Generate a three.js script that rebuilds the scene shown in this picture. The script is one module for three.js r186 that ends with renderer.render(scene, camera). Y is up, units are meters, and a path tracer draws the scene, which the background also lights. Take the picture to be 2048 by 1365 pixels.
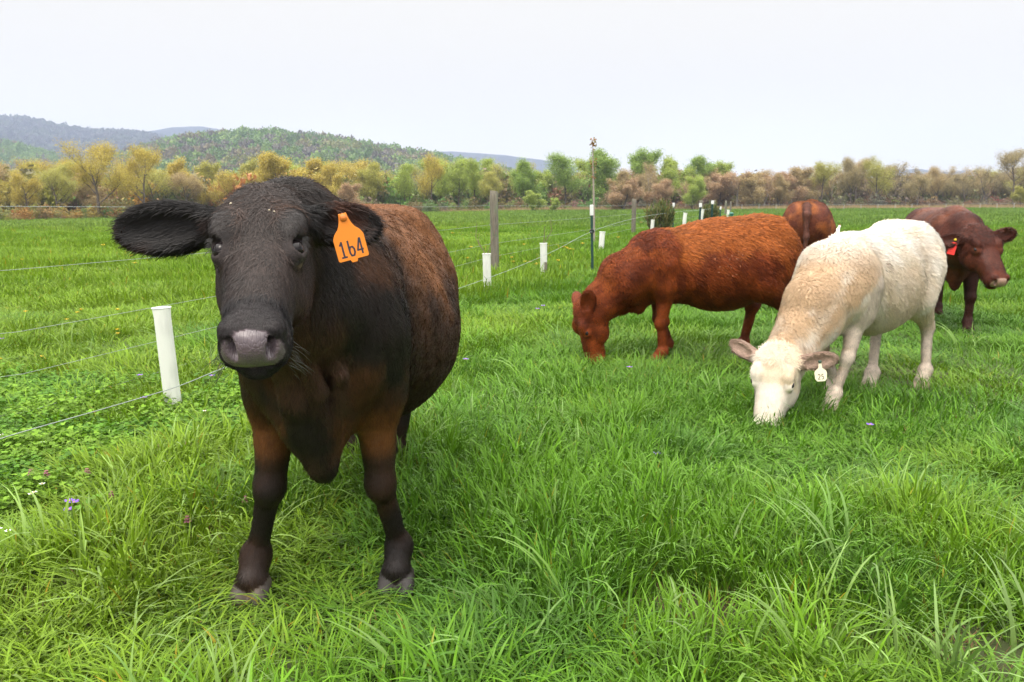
import * as THREE from 'three';
import { mergeGeometries } from 'three/addons/utils/BufferGeometryUtils.js';

// ------------------------------------------------------------------ camera, sky, sun, exposure
const V = (x, y, z) => new THREE.Vector3(x, y, z);
const scene = new THREE.Scene();
const EYE = 1.2, PITCH = 9.7 * Math.PI / 180, FOC = 1593;
const camera = new THREE.PerspectiveCamera(2 * Math.atan(682.5 / FOC) * 180 / Math.PI, 2048 / 1365, 0.05, 9000);
camera.position.set(0, EYE, 0);
camera.rotation.set(-PITCH, 0, 0);
camera.focus = 2.0;
camera.userData.fStop = 13;
const renderer = new THREE.WebGLRenderer({ antialias: true });
renderer.toneMapping = THREE.LinearToneMapping;
renderer.toneMappingExposure = 1.58;
renderer.shadowMap.enabled = true;

{ // overcast sky: nearly even near the horizon, brighter towards the zenith where the cloud is thinnest
  const W = 512, H = 256, d = new Float32Array(W * H * 4);
  const wob = (a, b) => 0.5 + 0.5 * Math.sin(a * 2 + 1.3 * Math.sin(b * 3 + a)) * Math.cos(b * 5 + Math.sin(a * 3));
  for (let r = 0; r < H; r++) for (let c = 0; c < W; c++) {
    const el = ((r + 0.5) / H - 0.5) * Math.PI, az = (c + 0.5) / W * Math.PI * 2, i = (r * W + c) * 4;
    const s = Math.max(0, Math.sin(el)), hi = THREE.MathUtils.smoothstep(s, 0.24, 0.9);
    const low = 1 - THREE.MathUtils.smoothstep(s, 0.0, 0.16);
    const L = (0.60 + 0.02 * (wob(az, el * 2) - 0.5) + 0.10 * low + 2.1 * hi) * (el < 0 ? 0.9 : 1);
    d[i] = L * 1.055; d[i + 1] = L * 1.022; d[i + 2] = L * 0.965; d[i + 3] = 1;
  }
  const t = new THREE.DataTexture(d, W, H, THREE.RGBAFormat, THREE.FloatType);
  t.mapping = THREE.EquirectangularReflectionMapping; t.magFilter = THREE.LinearFilter; t.minFilter = THREE.LinearFilter; t.needsUpdate = true;
  scene.background = t; scene.environment = t;
}
const sun = new THREE.DirectionalLight(0xfff4e6, 1.4);
sun.name = 'sun'; sun.position.set(-9, 26, 8); sun.target.position.set(0, 0, -8);
sun.castShadow = true; sun.shadow.radius = 45; sun.shadow.mapSize.set(2048, 2048);
Object.assign(sun.shadow.camera, { left: -40, right: 40, top: 40, bottom: -40, near: 1, far: 120 });
scene.add(sun, sun.target);
scene.fog = new THREE.FogExp2(new THREE.Color(0.62, 0.74, 1.0), 0.00030);

// ------------------------------------------------------------------ helpers
function rng(seed) { let s = seed | 0; return () => { s = (s + 0x6d2b79f5) | 0; let t = Math.imul(s ^ (s >>> 15), 1 | s); t = (t + Math.imul(t ^ (t >>> 7), 61 | t)) ^ t; return ((t ^ (t >>> 14)) >>> 0) / 4294967296; }; }
const { clamp, lerp, smoothstep } = THREE.MathUtils;
const hash3 = (x, y, z) => { let h = Math.imul(x, 374761393) + Math.imul(y, 668265263) + Math.imul(z, 1274126177) | 0; h = Math.imul(h ^ (h >>> 13), 1274126177); return ((h ^ (h >>> 16)) >>> 0) / 4294967296; };
function noise(x, y, z = 0) { // value noise, 0..1
  const xi = Math.floor(x), yi = Math.floor(y), zi = Math.floor(z); let fx = x - xi, fy = y - yi, fz = z - zi;
  fx = fx * fx * (3 - 2 * fx); fy = fy * fy * (3 - 2 * fy); fz = fz * fz * (3 - 2 * fz);
  const l = (a, b, t) => a + (b - a) * t;
  return l(l(l(hash3(xi, yi, zi), hash3(xi + 1, yi, zi), fx), l(hash3(xi, yi + 1, zi), hash3(xi + 1, yi + 1, zi), fx), fy),
    l(l(hash3(xi, yi, zi + 1), hash3(xi + 1, yi, zi + 1), fx), l(hash3(xi, yi + 1, zi + 1), hash3(xi + 1, yi + 1, zi + 1), fx), fy), fz);
}
const fbm = (x, y, z = 0, o = 4) => { let s = 0, a = 0.5, n = 0; for (let i = 0; i < o; i++) { s += a * noise(x, y, z); n += a; a *= 0.5; x = x * 2.03 + 7.1; y = y * 2.03 + 3.7; z = z * 2.03 + 1.9; } return s / n; };
const mixc = (a, b, t) => [a[0] + (b[0] - a[0]) * t, a[1] + (b[1] - a[1]) * t, a[2] + (b[2] - a[2]) * t];
// the lie of the land: flat round the animals, falling gently to the far left, rising a little to the far right
const landAt = (x, z) => { const d = Math.max(0, -z); return (0.0013 * Math.max(0, Math.min(d, 200) - 20) + (x < 0 ? 0.015 : 0.0042) * clamp(x, -170, 220)) * smoothstep(d, 14, 75) + 0.02 * (fbm(x * 0.35, z * 0.35, 3, 2) - 0.5); };
// where a line of sight through the picture's point (px, py) meets the distance dist ahead of the camera, or the ground
const sight = (px, py) => { const u = (px - 1024) / FOC, v = -(py - 682.5) / FOC, c = Math.cos(PITCH), s = Math.sin(PITCH); return V(u, v * c - s, -v * s - c); };
const ahead = (px, py, dist) => { const r = sight(px, py); return r.multiplyScalar(dist / -r.z).add(V(0, EYE, 0)); };
const onGround = (px, py) => { const r = sight(px, py); let t = EYE / -r.y; for (let i = 0; i < 12; i++) t = (landAt(r.x * t, r.z * t) - EYE) / r.y; return V(r.x * t, EYE + r.y * t, r.z * t); };
const names = {};
function numbered(n) { const k = names[n] = (names[n] ?? -1) + 1; return k ? n + '_' + String(k).padStart(3, '0') : n; }
function tag(o, label, category, group, kind) { o.userData = {}; if (label) o.userData.label = label; if (category) o.userData.category = category; if (group) o.userData.group = group; if (kind) o.userData.kind = kind; return o; }
function put(o) { o.name = numbered(o.name); scene.add(o); return o; }
function part(name, geo, mat, parent, shadow = true) { const m = new THREE.Mesh(geo, mat); m.name = name; m.castShadow = m.receiveShadow = shadow; parent.add(m); return m; }
function group(name, pos = V(0, 0, 0)) { const g = new THREE.Group(); g.name = name; g.position.copy(pos); return put(g); }
const lin = (r, g, b) => new THREE.Color().setRGB(r, g, b);
const std = (c, roughness = 0.9, more = {}) => new THREE.MeshStandardMaterial({ color: lin(...c), roughness, ...more });
function geoFrom(pos, idx, col, nor, uv) {
  const g = new THREE.BufferGeometry();
  g.setAttribute('position', new THREE.Float32BufferAttribute(pos, 3));
  if (col) g.setAttribute('color', new THREE.Float32BufferAttribute(col, 3));
  if (uv) g.setAttribute('uv', new THREE.Float32BufferAttribute(uv, 2));
  if (idx) g.setIndex(idx);
  if (nor) g.setAttribute('normal', new THREE.Float32BufferAttribute(nor, 3)); else g.computeVertexNormals();
  return g;
}
// a tapering tube through points with radii
function tube(pts, radii, sides = 6, out = null) {
  const P = out?.P ?? [], I = out?.I ?? [], base = P.length / 3, t = V(), a = V(), b = V(), up = V();
  for (let i = 0; i < pts.length; i++) {
    t.subVectors(pts[Math.min(i + 1, pts.length - 1)], pts[Math.max(i - 1, 0)]).normalize();
    if (i === 0) up.set(Math.abs(t.y) > 0.9 ? 1 : 0, Math.abs(t.y) > 0.9 ? 0 : 1, 0);
    a.crossVectors(t, up).normalize(); b.crossVectors(t, a); up.copy(b).negate();
    for (let k = 0; k < sides; k++) { const w = k / sides * Math.PI * 2, r = radii[Math.min(i, radii.length - 1)], c = Math.cos(w) * r, s = Math.sin(w) * r; P.push(pts[i].x + a.x * c + b.x * s, pts[i].y + a.y * c + b.y * s, pts[i].z + a.z * c + b.z * s); }
    if (i) for (let k = 0; k < sides; k++) { const q = base + (i - 1) * sides + k, q2 = base + (i - 1) * sides + (k + 1) % sides; I.push(q, q + sides, q2, q2, q + sides, q2 + sides); }
  }
  const e = base + (pts.length - 1) * sides; for (let k = 1; k < sides - 1; k++) { I.push(e, e + k + 1, e + k); I.push(base, base + k, base + k + 1); }
  return out ?? geoFrom(P, I);
}
function instanced(name, geo, mat, list, parent, colored = true) {
  const m = new THREE.InstancedMesh(geo, mat, list.length), c = new THREE.Color();
  m.name = name;
  list.forEach((e, i) => { m.setMatrixAt(i, e.m); if (colored && e.c) m.setColorAt(i, c.setRGB(e.c[0], e.c[1], e.c[2])); });
  m.castShadow = m.receiveShadow = true;
  if (parent) parent.add(m);
  return m;
}
const rot = new THREE.Quaternion(), eul = new THREE.Euler();
const trs = (x, y, z, rx, ry, rz, sx, sy = sx, sz = sx) => new THREE.Matrix4().compose(V(x, y, z), rot.setFromEuler(eul.set(rx, ry, rz, 'YXZ')), V(sx, sy, sz));
const inView = (x, z, m = 1.18) => z < 0.2 && Math.abs(x) < -z * 0.655 * m + 0.7;

// ------------------------------------------------------------------ the field
{
  const P = [], I = [], C = [], R = 150, S = 96;
  for (let i = 0; i <= R; i++) for (let k = 0; k <= S; k++) {
    const d = 0.6 * Math.pow(1.0545, i) - 0.62, a = (k / S - 0.5) * Math.PI * 1.25, x = Math.sin(a) * d, z = -Math.cos(a) * d + 1.2;
    const q = 1, p = fbm(x * 0.5, z * 0.5, 9, 4), s = fbm(x * 5, z * 5, 2, 3);
    P.push(x, landAt(x, z), z);
    const soil = mixc([0.055, 0.040, 0.020], [0.040, 0.062, 0.014], smoothstep(p, 0.3, 0.6)), turf = mixc([0.052, 0.105, 0.014], [0.085, 0.140, 0.020], p);
    const c = mixc(soil, turf, smoothstep(d, 9, 30)); C.push(...c.map((v) => v * (0.7 + 0.6 * s)));
    if (i && k) { const n = i * (S + 1) + k; I.push(n - S - 2, n - 1, n - S - 1, n - S - 1, n - 1, n); }
  }
  for (let i = 0; i < I.length; i += 3) { const t = I[i + 1]; I[i + 1] = I[i + 2]; I[i + 2] = t; }
  const g = geoFrom(P, I, C); 
  const m = new THREE.Mesh(g, new THREE.MeshStandardMaterial({ vertexColors: true, roughness: 1, side: THREE.DoubleSide }));
  m.name = 'pasture_ground'; m.receiveShadow = true; tag(m, null, null, null, 'structure'); put(m);
}

// ------------------------------------------------------------------ hills
// a ridge: its skyline as [px, py] seen from the camera at distance D, a foot nearer by 'deep'
function ridge(name, line, D, deep, c0, c1, seed, rough, lift) {
  const n = 160, rows = 26, P = [], I = [], C = [], top = [];
  for (let k = 0; k <= n; k++) {
    const px = lerp(line[0][0], line[line.length - 1][0], k / n);
    let j = 0; while (j < line.length - 2 && line[j + 1][0] < px) j++;
    const t = clamp((px - line[j][0]) / (line[j + 1][0] - line[j][0]), 0, 1), s = t * t * (3 - 2 * t) * 0.5 + t * 0.5;
    top.push(ahead(px, lerp(line[j][1], line[j + 1][1], s), D));
  }
  const hAt = (k, v) => { // v: 0 foot, 1 ridge, up to 1.4 beyond it
    const p = top[k], f = v <= 1 ? Math.sin(Math.min(1, v) * Math.PI / 2) : 1 - 1.6 * (v - 1) ** 2;
    const bumps = (fbm(k * 0.09 + seed, v * 3 + seed, seed, 4) - 0.5) * rough * Math.sin(clamp(v, 0, 1) * Math.PI);
    return V(p.x * (1 - (1 - v) * deep / D), -6 + ((p.y + 6 - 0.011 * D * (lift ?? 0)) * Math.max(0, f) + bumps * Math.max(0, p.y + 6)) * (D - Math.max(0, 1 - v) * deep) / D, -(D - (1 - v) * deep));
  };
  for (let r = 0; r <= rows; r++) for (let k = 0; k <= n; k++) {
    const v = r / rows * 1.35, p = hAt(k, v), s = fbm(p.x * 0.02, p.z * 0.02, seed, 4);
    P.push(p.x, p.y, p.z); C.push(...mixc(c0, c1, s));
    if (r && k) { const q = r * (n + 1) + k; I.push(q - n - 2, q - n - 1, q - 1, q - n - 1, q, q - 1); }
  }
  const m = new THREE.Mesh(geoFrom(P, I, C), new THREE.MeshStandardMaterial({ vertexColors: true, roughness: 1, side: THREE.DoubleSide }));
  m.name = name; tag(m, null, null, null, 'structure'); put(m); m.receiveShadow = m.castShadow = true;
  return (u, v) => { const k = clamp(u, 0, 0.9999) * n, a = hAt(Math.floor(k), v), b = hAt(Math.floor(k) + 1, v); return a.lerp(b, k % 1); };
}
// a far tree crown: leaf-sized faces spread through a lobed volume
function crownClump(seed, n, leaf) {
  const R = rng(seed), P = [], I = [], lobes = [];
  for (let i = 0; i < 6; i++) lobes.push([(R() - 0.5) * 0.9, 0.35 + R() * 0.75, (R() - 0.5) * 0.9, 0.3 + R() * 0.22]);
  for (let i = 0; i < n; i++) {
    const L = lobes[i % 6], u = R() * 2 - 1, w = R() * 6.283, q = Math.sqrt(1 - u * u), r = L[3] * (0.75 + 0.35 * R()), c = V(L[0] + q * Math.cos(w) * r, L[1] + u * r, L[2] + q * Math.sin(w) * r);
    const a = V(R() - 0.5, R() - 0.5, R() - 0.5).normalize(), b = V(R() - 0.5, R() - 0.5, R() - 0.5).cross(a).normalize(), s = leaf * (0.7 + 0.6 * R()), k = P.length / 3;
    for (const [x, y] of [[-1, -0.7], [1, -0.7], [0.8, 0.8], [-0.6, 0.9]]) P.push(c.x + (a.x * x + b.x * y) * s, c.y + (a.y * x + b.y * y) * s, c.z + (a.z * x + b.z * y) * s);
    I.push(k, k + 1, k + 2, k, k + 2, k + 3);
  }
  return geoFrom(P, I).toNonIndexed().clone();
}
const leafMat = (c, tr = 0.35) => new THREE.MeshPhysicalMaterial({ color: lin(...c), roughness: 0.95, transmission: tr, side: THREE.DoubleSide });
const woodsMat = leafMat([1, 1, 1], 0.25);
{
  const nearLine = [[60, 372], [130, 345], [200, 322], [250, 300], [300, 284], [380, 268], [420, 262], [490, 257], [560, 261], [640, 270], [700, 279], [760, 288], [820, 299], [880, 309], [940, 322], [1000, 336], [1080, 350], [1160, 360], [1300, 362], [1450, 352], [1560, 350], [1640, 362], [1760, 380]];
  const near = ridge('wooded_hill', nearLine, 820, 430, [0.06, 0.08, 0.03], [0.09, 0.08, 0.05], 4, 0.16, 1.8);
  const low = ridge('wooded_hill', [[-260, 290], [-120, 285], [0, 292], [40, 297], [80, 309], [120, 322], [170, 345], [240, 372]], 1000, 380, [0.06, 0.09, 0.04], [0.09, 0.09, 0.05], 11, 0.16, 0.9);
  const left = ridge('mountain', [[-500, 262], [-300, 240], [-120, 226], [0, 234], [40, 236], [80, 243], [110, 251], [160, 260], [220, 264], [280, 267], [350, 282], [450, 310], [560, 340]], 2100, 900, [0.040, 0.036, 0.040], [0.058, 0.060, 0.044], 21, 0.2, 0.55);
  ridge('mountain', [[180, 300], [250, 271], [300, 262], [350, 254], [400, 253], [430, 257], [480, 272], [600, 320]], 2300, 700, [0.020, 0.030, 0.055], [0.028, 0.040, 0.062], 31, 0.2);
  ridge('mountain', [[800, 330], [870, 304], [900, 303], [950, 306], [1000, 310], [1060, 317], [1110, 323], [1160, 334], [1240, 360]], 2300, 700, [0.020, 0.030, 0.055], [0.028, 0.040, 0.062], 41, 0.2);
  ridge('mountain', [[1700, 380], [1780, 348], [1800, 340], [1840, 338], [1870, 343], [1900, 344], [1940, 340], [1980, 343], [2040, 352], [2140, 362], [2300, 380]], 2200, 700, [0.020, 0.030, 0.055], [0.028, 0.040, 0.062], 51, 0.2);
  const R = rng(77), list = [];
  const pal = [[0.15, 0.25, 0.055], [0.115, 0.205, 0.05], [0.18, 0.265, 0.06], [0.14, 0.125, 0.105], [0.20, 0.17, 0.095], [0.115, 0.19, 0.05], [0.21, 0.22, 0.065]];
  const woods = (f, n, u0, u1, size, bias) => { for (let i = 0; i < n; i++) {
    const u = u0 + R() * (u1 - u0), v = Math.pow(R(), 0.72) * 1.05, p = f(u, v), vv = 0.85 + 0.3 * R(), q = fbm(p.x * 0.018, p.z * 0.018, bias, 3), s = size * (0.7 + 0.65 * R());
    const c = pal[Math.floor(clamp((q - 0.22) / 0.56 + (R() - 0.5) * 0.55, 0, 0.999) * pal.length)];
    list.push({ m: trs(p.x, p.y - s * 0.25, p.z, 0, R() * 6.3, 0, s, s * (0.95 + 0.5 * R()), s), c: c.map((x) => x * vv) });
  } };
  woods(near, 6200, 0, 0.72, 9, 5); woods(near, 800, 0.72, 1, 8, 5); woods(low, 1500, 0.3, 1, 9.5, 15);
  tag(put(instanced('hillside_forest', crownClump(3, 420, 0.066), woodsMat, list, null)), 'mixed spring woodland of pale green and grey crowns covering the nearer hills', 'forest', null, 'stuff');
  list.length = 0; pal.length = 0; pal.push([0.045, 0.040, 0.046], [0.050, 0.045, 0.042], [0.045, 0.055, 0.034], [0.055, 0.070, 0.036]);
  woods(left, 9000, 0.28, 1, 10, 25);
  tag(put(instanced('mountain_forest', crownClump(5, 70, 0.24), woodsMat, list, null)), 'dusky half-bare woodland covering the far mountain at the left', 'forest', null, 'stuff');
}

// ------------------------------------------------------------------ trees of the tree line
// one tree shape, 1 m tall: limbs that fork, and leaf clusters round the twig ends
function treeShape(seed, o) {
  const R = rng(seed), out = { P: [], I: [] }, tips = [];
  const limb = (from, dir, len, r, depth) => {
    const pts = [from.clone()], rad = [r], steps = depth === 0 ? 6 : 4, d = dir.clone(), p = from.clone(), kids = [];
    for (let i = 1; i <= steps; i++) {
      d.x += (R() - 0.5) * o.bend; d.z += (R() - 0.5) * o.bend; d.y += depth ? o.rise * 0.12 : 0.05; d.normalize();
      p.addScaledVector(d, len / steps); pts.push(p.clone()); rad.push(r * (1 - 0.72 * i / steps));
      if (depth < 3 && (depth > 0 ? i > 1 : i / steps > o.clear)) kids.push([p.clone(), d.clone(), rad[i]]);
      if (depth >= 2) tips.push(p.clone());
    }
    tube(pts, rad, depth === 0 ? 7 : depth === 1 ? 5 : 3, out);
    tips.push(p.clone());
    for (const [q, e, qr] of kids) for (let b = 0; b < (depth === 0 ? o.limbs : depth === 1 ? 2 : 1 + (R() < 0.4)); b++) {
      const w = R() * 6.283, side = V(Math.cos(w), 0, Math.sin(w)), nd = e.clone().multiplyScalar(depth === 0 ? o.up : 0.75).addScaledVector(side, depth === 0 ? 1 : 0.75).add(V(0, depth === 0 ? 0.1 : o.rise * 0.2, 0)).normalize();
      const hgt = depth === 0 ? 1 - 0.55 * Math.max(0, (q.y - o.clear) / (1 - o.clear)) : 1;
      limb(q, nd, (depth === 0 ? o.spread * hgt : len * 0.55) * (0.7 + 0.5 * R()), Math.max(0.0022, qr * 0.6), depth + 1);
    }
  };
  limb(V(0, -0.02, 0), V((R() - 0.5) * 0.12, 1, (R() - 0.5) * 0.12), o.trunk, o.girth, 0);
  let top = 0, low = 0; for (const t of tips) top = Math.max(top, t.y);
  const P = [], I = [], C = [], s = 1 / top;
  for (const t of tips) {
    if (R() < o.bare) continue;
    const n = Math.round(o.leaves * (0.5 + R())), tone = 0.72 + 0.56 * R();
    for (let i = 0; i < n; i++) {
      const c = V(R() - 0.5, R() - 0.5, R() - 0.5).multiplyScalar(o.puff * 2 * Math.cbrt(R())).add(t), a = V(R() - 0.5, R() - 0.5, R() - 0.5).normalize(), b = V(R() - 0.5, R() - 0.5, R() - 0.5).cross(a).normalize(), z = o.leaf * (0.6 + 0.8 * R()), k = P.length / 3, v = tone * (0.8 + 0.4 * R());
      for (const [x, y] of [[-0.75, -0.9], [0.95, -0.5], [-0.1, 1.15]]) { P.push(c.x + (a.x * x + b.x * y) * z, c.y + (a.y * x + b.y * y) * z, c.z + (a.z * x + b.z * y) * z); C.push(v, v, v * (0.9 + 0.2 * R())); }
      I.push(k, k + 1, k + 2);
    }
  }
  const wood = geoFrom(out.P, out.I), crown = geoFrom(P, I, C); wood.scale(s, s, s); crown.scale(s, s, s); crown.computeVertexNormals();
  return { wood, crown };
}
const OAK = { trunk: 0.8, girth: 0.026, limbs: 2, spread: 0.42, up: 0.55, rise: 1, clear: 0.28, bend: 0.25, bare: 0.12, leaves: 13, puff: 0.095, leaf: 0.0066 };
const shapes = {
  oak: [1, 2, 3].map((s) => treeShape(s * 11, OAK)),
  tall: [4, 5, 6].map((s) => treeShape(s * 13, { ...OAK, spread: 0.24, up: 0.9, clear: 0.33, limbs: 2, girth: 0.015, leaves: 13, trunk: 0.9 })),
  full: [7, 8, 9].map((s) => treeShape(s * 17, { ...OAK, spread: 0.30, up: 0.6, clear: 0.15, limbs: 2, leaves: 16, bare: 0, puff: 0.09, leaf: 0.0088 })),
  bare: [10, 11, 12].map((s) => treeShape(s * 19, { ...OAK, spread: 0.30, up: 0.8, clear: 0.3, limbs: 2, leaves: 4, bare: 0.30, puff: 0.08, leaf: 0.0072 })),
};
const crownMat = (c) => new THREE.MeshPhysicalMaterial({ color: lin(...c), roughness: 0.95, transmission: 0.4, side: THREE.DoubleSide, vertexColors: true });
const tints = {
  amber: crownMat([0.49, 0.395, 0.065]), olive: crownMat([0.40, 0.385, 0.075]), lime: crownMat([0.34, 0.42, 0.065]), green: crownMat([0.255, 0.37, 0.06]),
  rust: crownMat([0.43, 0.285, 0.155]), tan: crownMat([0.42, 0.32, 0.15]), drab: crownMat([0.34, 0.275, 0.125]),
};
const barkMat = std([0.115, 0.092, 0.075], 0.95), paleBark = std([0.24, 0.21, 0.18], 0.95);
const firstOf = {};
function tree(kind, tint, px, topPy, back, label, groupName, wide = 1, k = 0) {
  const u = (px - 1024) / 1024, edge = lerp(lerp(92, 128, clamp(u + 1, 0, 1)), 150, clamp(u, 0, 1)) + back, foot = ahead(px, 430, edge), y = landAt(foot.x, foot.z), h = ahead(px, topPy, edge).y - y;
  const S = shapes[kind][k % 3], g = group('tree', V(foot.x, y - 0.05, foot.z));
  g.rotation.y = (px * 7.3) % 6.28; g.scale.set(h * wide, h, h * wide);
  part('trunk', S.wood, kind === 'bare' && k % 2 ? paleBark : barkMat, g); part('crown', S.crown, tints[tint], g);
  tag(g, label, 'tree', groupName);
}
// the trees one can point out, left to right
const named = [
  ['oak', 'amber', -20, 338, 0, 'amber budding tree cut off by the left edge of the picture'],
  ['oak', 'amber', 55, 340, 4, 'amber rounded tree beside the left edge, left of the tallest forked amber tree'],
  ['oak', 'olive', 118, 338, 8, 'olive-yellow tree just left of the tallest forked amber tree', 1, 1],
  ['oak', 'amber', 196, 283, -2, 'tallest forked amber tree with dark limbs, left of the black cow', 1.05, 2],
  ['oak', 'amber', 287, 294, 2, 'rusty amber tree with dark forked limbs, second tallest left of the black cow', 0.85, 1],
  ['full', 'amber', 392, 342, 12, 'low golden tree above the black cow\'s right ear, between ear and poll'],
  ['full', 'olive', 445, 352, 16, 'yellow-olive tree directly left above the black cow\'s head', 1, 1],
  ['full', 'amber', 556, 308, 6, 'bright golden round tree above the black cow\'s poll', 1.2, 2],
  ['full', 'amber', 655, 324, 8, 'golden tree right of the round golden one above the black cow\'s poll', 1.1],
  ['full', 'olive', 742, 326, 10, 'golden-olive tree above the black cow\'s tagged ear', 1, 1],
  ['full', 'rust', 705, 368, -6, 'low pinkish-orange tree behind the black cow\'s tagged ear', 1.5, 2],
  ['oak', 'amber', 862, 308, 2, 'broad amber-olive tree with a dark trunk, above the black cow\'s back', 0.9],
  ['tall', 'lime', 918, 320, 6, 'slender lime-green tree left of the weathered fence post', 1.3, 1],
  ['tall', 'lime', 948, 322, 2, 'slim lime tree directly above the weathered fence post', 1.1, 2],
  ['tall', 'olive', 975, 345, -2, 'short orange-olive tree just behind the top of the weathered fence post', 1.3],
  ['full', 'green', 1052, 320, 4, 'green round-topped tree right of the weathered fence post', 0.95],
  ['full', 'lime', 1065, 382, -14, 'low bright green tree at the field edge right of the weathered fence post', 1.6, 1],
  ['tall', 'green', 1132, 310, 4, 'green feathery tree just left of the tall thin sapling', 1.5, 2],
  ['full', 'lime', 1108, 396, -16, 'small lime bush-like tree at the field edge left of the sapling', 1.3, 2],
  ['full', 'green', 1212, 302, 4, 'big fresh green tree right behind the top of the thin sapling', 1.1, 1],
  ['full', 'green', 1290, 302, 6, 'big green domed tree with a pale trunk in front, right of the sapling', 1.15, 2],
  ['bare', 'tan', 1300, 322, -4, 'bare pale-trunked tree standing before the green domed trees', 0.8, 1],
  ['full', 'lime', 1345, 313, 2, 'bright green tree above the first dark green bush', 1.2],
  ['full', 'green', 1392, 316, 4, 'green tree above the second dark green bush', 1.2, 1],
  ['full', 'lime', 1438, 326, 4, 'pale green tree right of the green trees above the bushes', 1.2, 2],
  ['full', 'rust', 1245, 356, -8, 'russet rounded tree below the big fresh green tree', 1.6],
  ['full', 'rust', 1320, 360, -8, 'russet tree behind the first dark green bush', 1.5, 1],
  ['full', 'lime', 1385, 352, -10, 'yellow-green gap-filling tree among the russet trees', 1.2, 2],
  ['full', 'rust', 1440, 346, -2, 'russet tree above the grazing red cow\'s back', 1.6, 2],
  ['full', 'tan', 1510, 340, 2, 'wide tan tree above the grazing red cow\'s rump', 1.5],
  ['full', 'rust', 1575, 346, 0, 'russet-tan tree above the cow seen from behind', 1.5, 1],
  ['oak', 'olive', 1640, 324, 0, 'sparse olive tree with thin dark limbs right of the cow seen from behind', 0.95, 1],
  ['oak', 'drab', 1700, 314, 2, 'half-bare drab tree, left one of the open pair above the cream calf', 0.9, 2],
  ['oak', 'olive', 1752, 313, -2, 'half-bare olive tree with open crown, right one of the pair above the cream calf', 0.95],
  ['bare', 'drab', 1786, 350, 6, 'small bare tree at the gap where the blue hill shows', 1.2],
  ['oak', 'drab', 1832, 352, -4, 'leaning drab tree right of the gap with the blue hill', 1.1, 1],
  ['oak', 'tan', 1872, 332, 0, 'tan half-bare tree above the cream calf\'s hips', 1, 2],
  ['bare', 'drab', 1930, 345, 2, 'grey leafless tree above the dark red bull\'s shoulders', 1.2, 2],
  ['bare', 'tan', 1965, 340, 4, 'thin grey-tan tree above the dark red bull\'s head', 1.1, 1],
  ['oak', 'drab', 2026, 300, -4, 'large spreading half-bare tree at the right edge of the picture', 0.95, 1],
  ['full', 'olive', 2042, 372, -14, 'low olive shrubby tree at the field edge by the right edge', 1.2],
];
for (const [kind, tint, px, py, back, label, wide = 1, k = 0] of named) tree(kind, tint, px, py, back, label, null, wide, k);
{ // the slimmer trees that fill the line, nothing telling one from the next
  const R = rng(5);
  const nth = ['first', 'second', 'third', 'fourth', 'fifth', 'sixth', 'seventh', 'eighth', 'ninth', 'tenth', 'eleventh', 'twelfth', 'thirteenth', 'fourteenth', 'fifteenth', 'sixteenth', 'seventeenth', 'eighteenth', 'nineteenth', 'twentieth'];
  const fill = (x0, x1, n, kinds, tin, y0, y1, b0, b1, label, grp) => { for (let i = 0; i < n; i++) tree(kinds[i % kinds.length], tin[i % tin.length], x0 + (x1 - x0) * (i + 0.2 + 0.6 * R()) / n, y0 + (y1 - y0) * R(), b0 + (b1 - b0) * R(), nth[i] + ' from the left of the ' + label, grp, 1 + 0.4 * R(), i); };
  fill(-120, 470, 16, ['full', 'oak'], ['amber', 'olive', 'amber', 'tan', 'olive'], 318, 350, 4, 26, 'amber and tan trees left of the black cow', 'amber trees low in the left tree line');
  fill(480, 800, 10, ['full', 'oak'], ['olive', 'amber', 'lime'], 318, 344, 14, 30, 'olive, amber and lime trees behind the black cow', 'olive trees low in the tree line behind the black cow');
  fill(800, 1230, 17, ['tall', 'bare', 'full'], ['lime', 'olive', 'lime'], 318, 348, 6, 26, 'slim trees between the black cow and the sapling', 'slim trees between the black cow and the sapling');
  fill(1230, 1640, 16, ['full', 'bare'], ['tan', 'rust'], 336, 358, -8, 10, 'tan and russet trees above the grazing red cow', 'tan and russet trees above the grazing red cow');
  fill(1600, 1795, 11, ['bare', 'bare', 'tall'], ['drab', 'tan'], 322, 356, 2, 20, 'thin grey-brown trees above the cream calf', 'thin grey-brown trees above the cream calf');
  fill(1815, 2180, 19, ['bare', 'oak', 'bare'], ['drab', 'tan', 'drab', 'olive'], 328, 358, 0, 22, 'brushy grey-brown trees above the dark red bull', 'grey-brown trees above the dark red bull');
}
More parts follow.
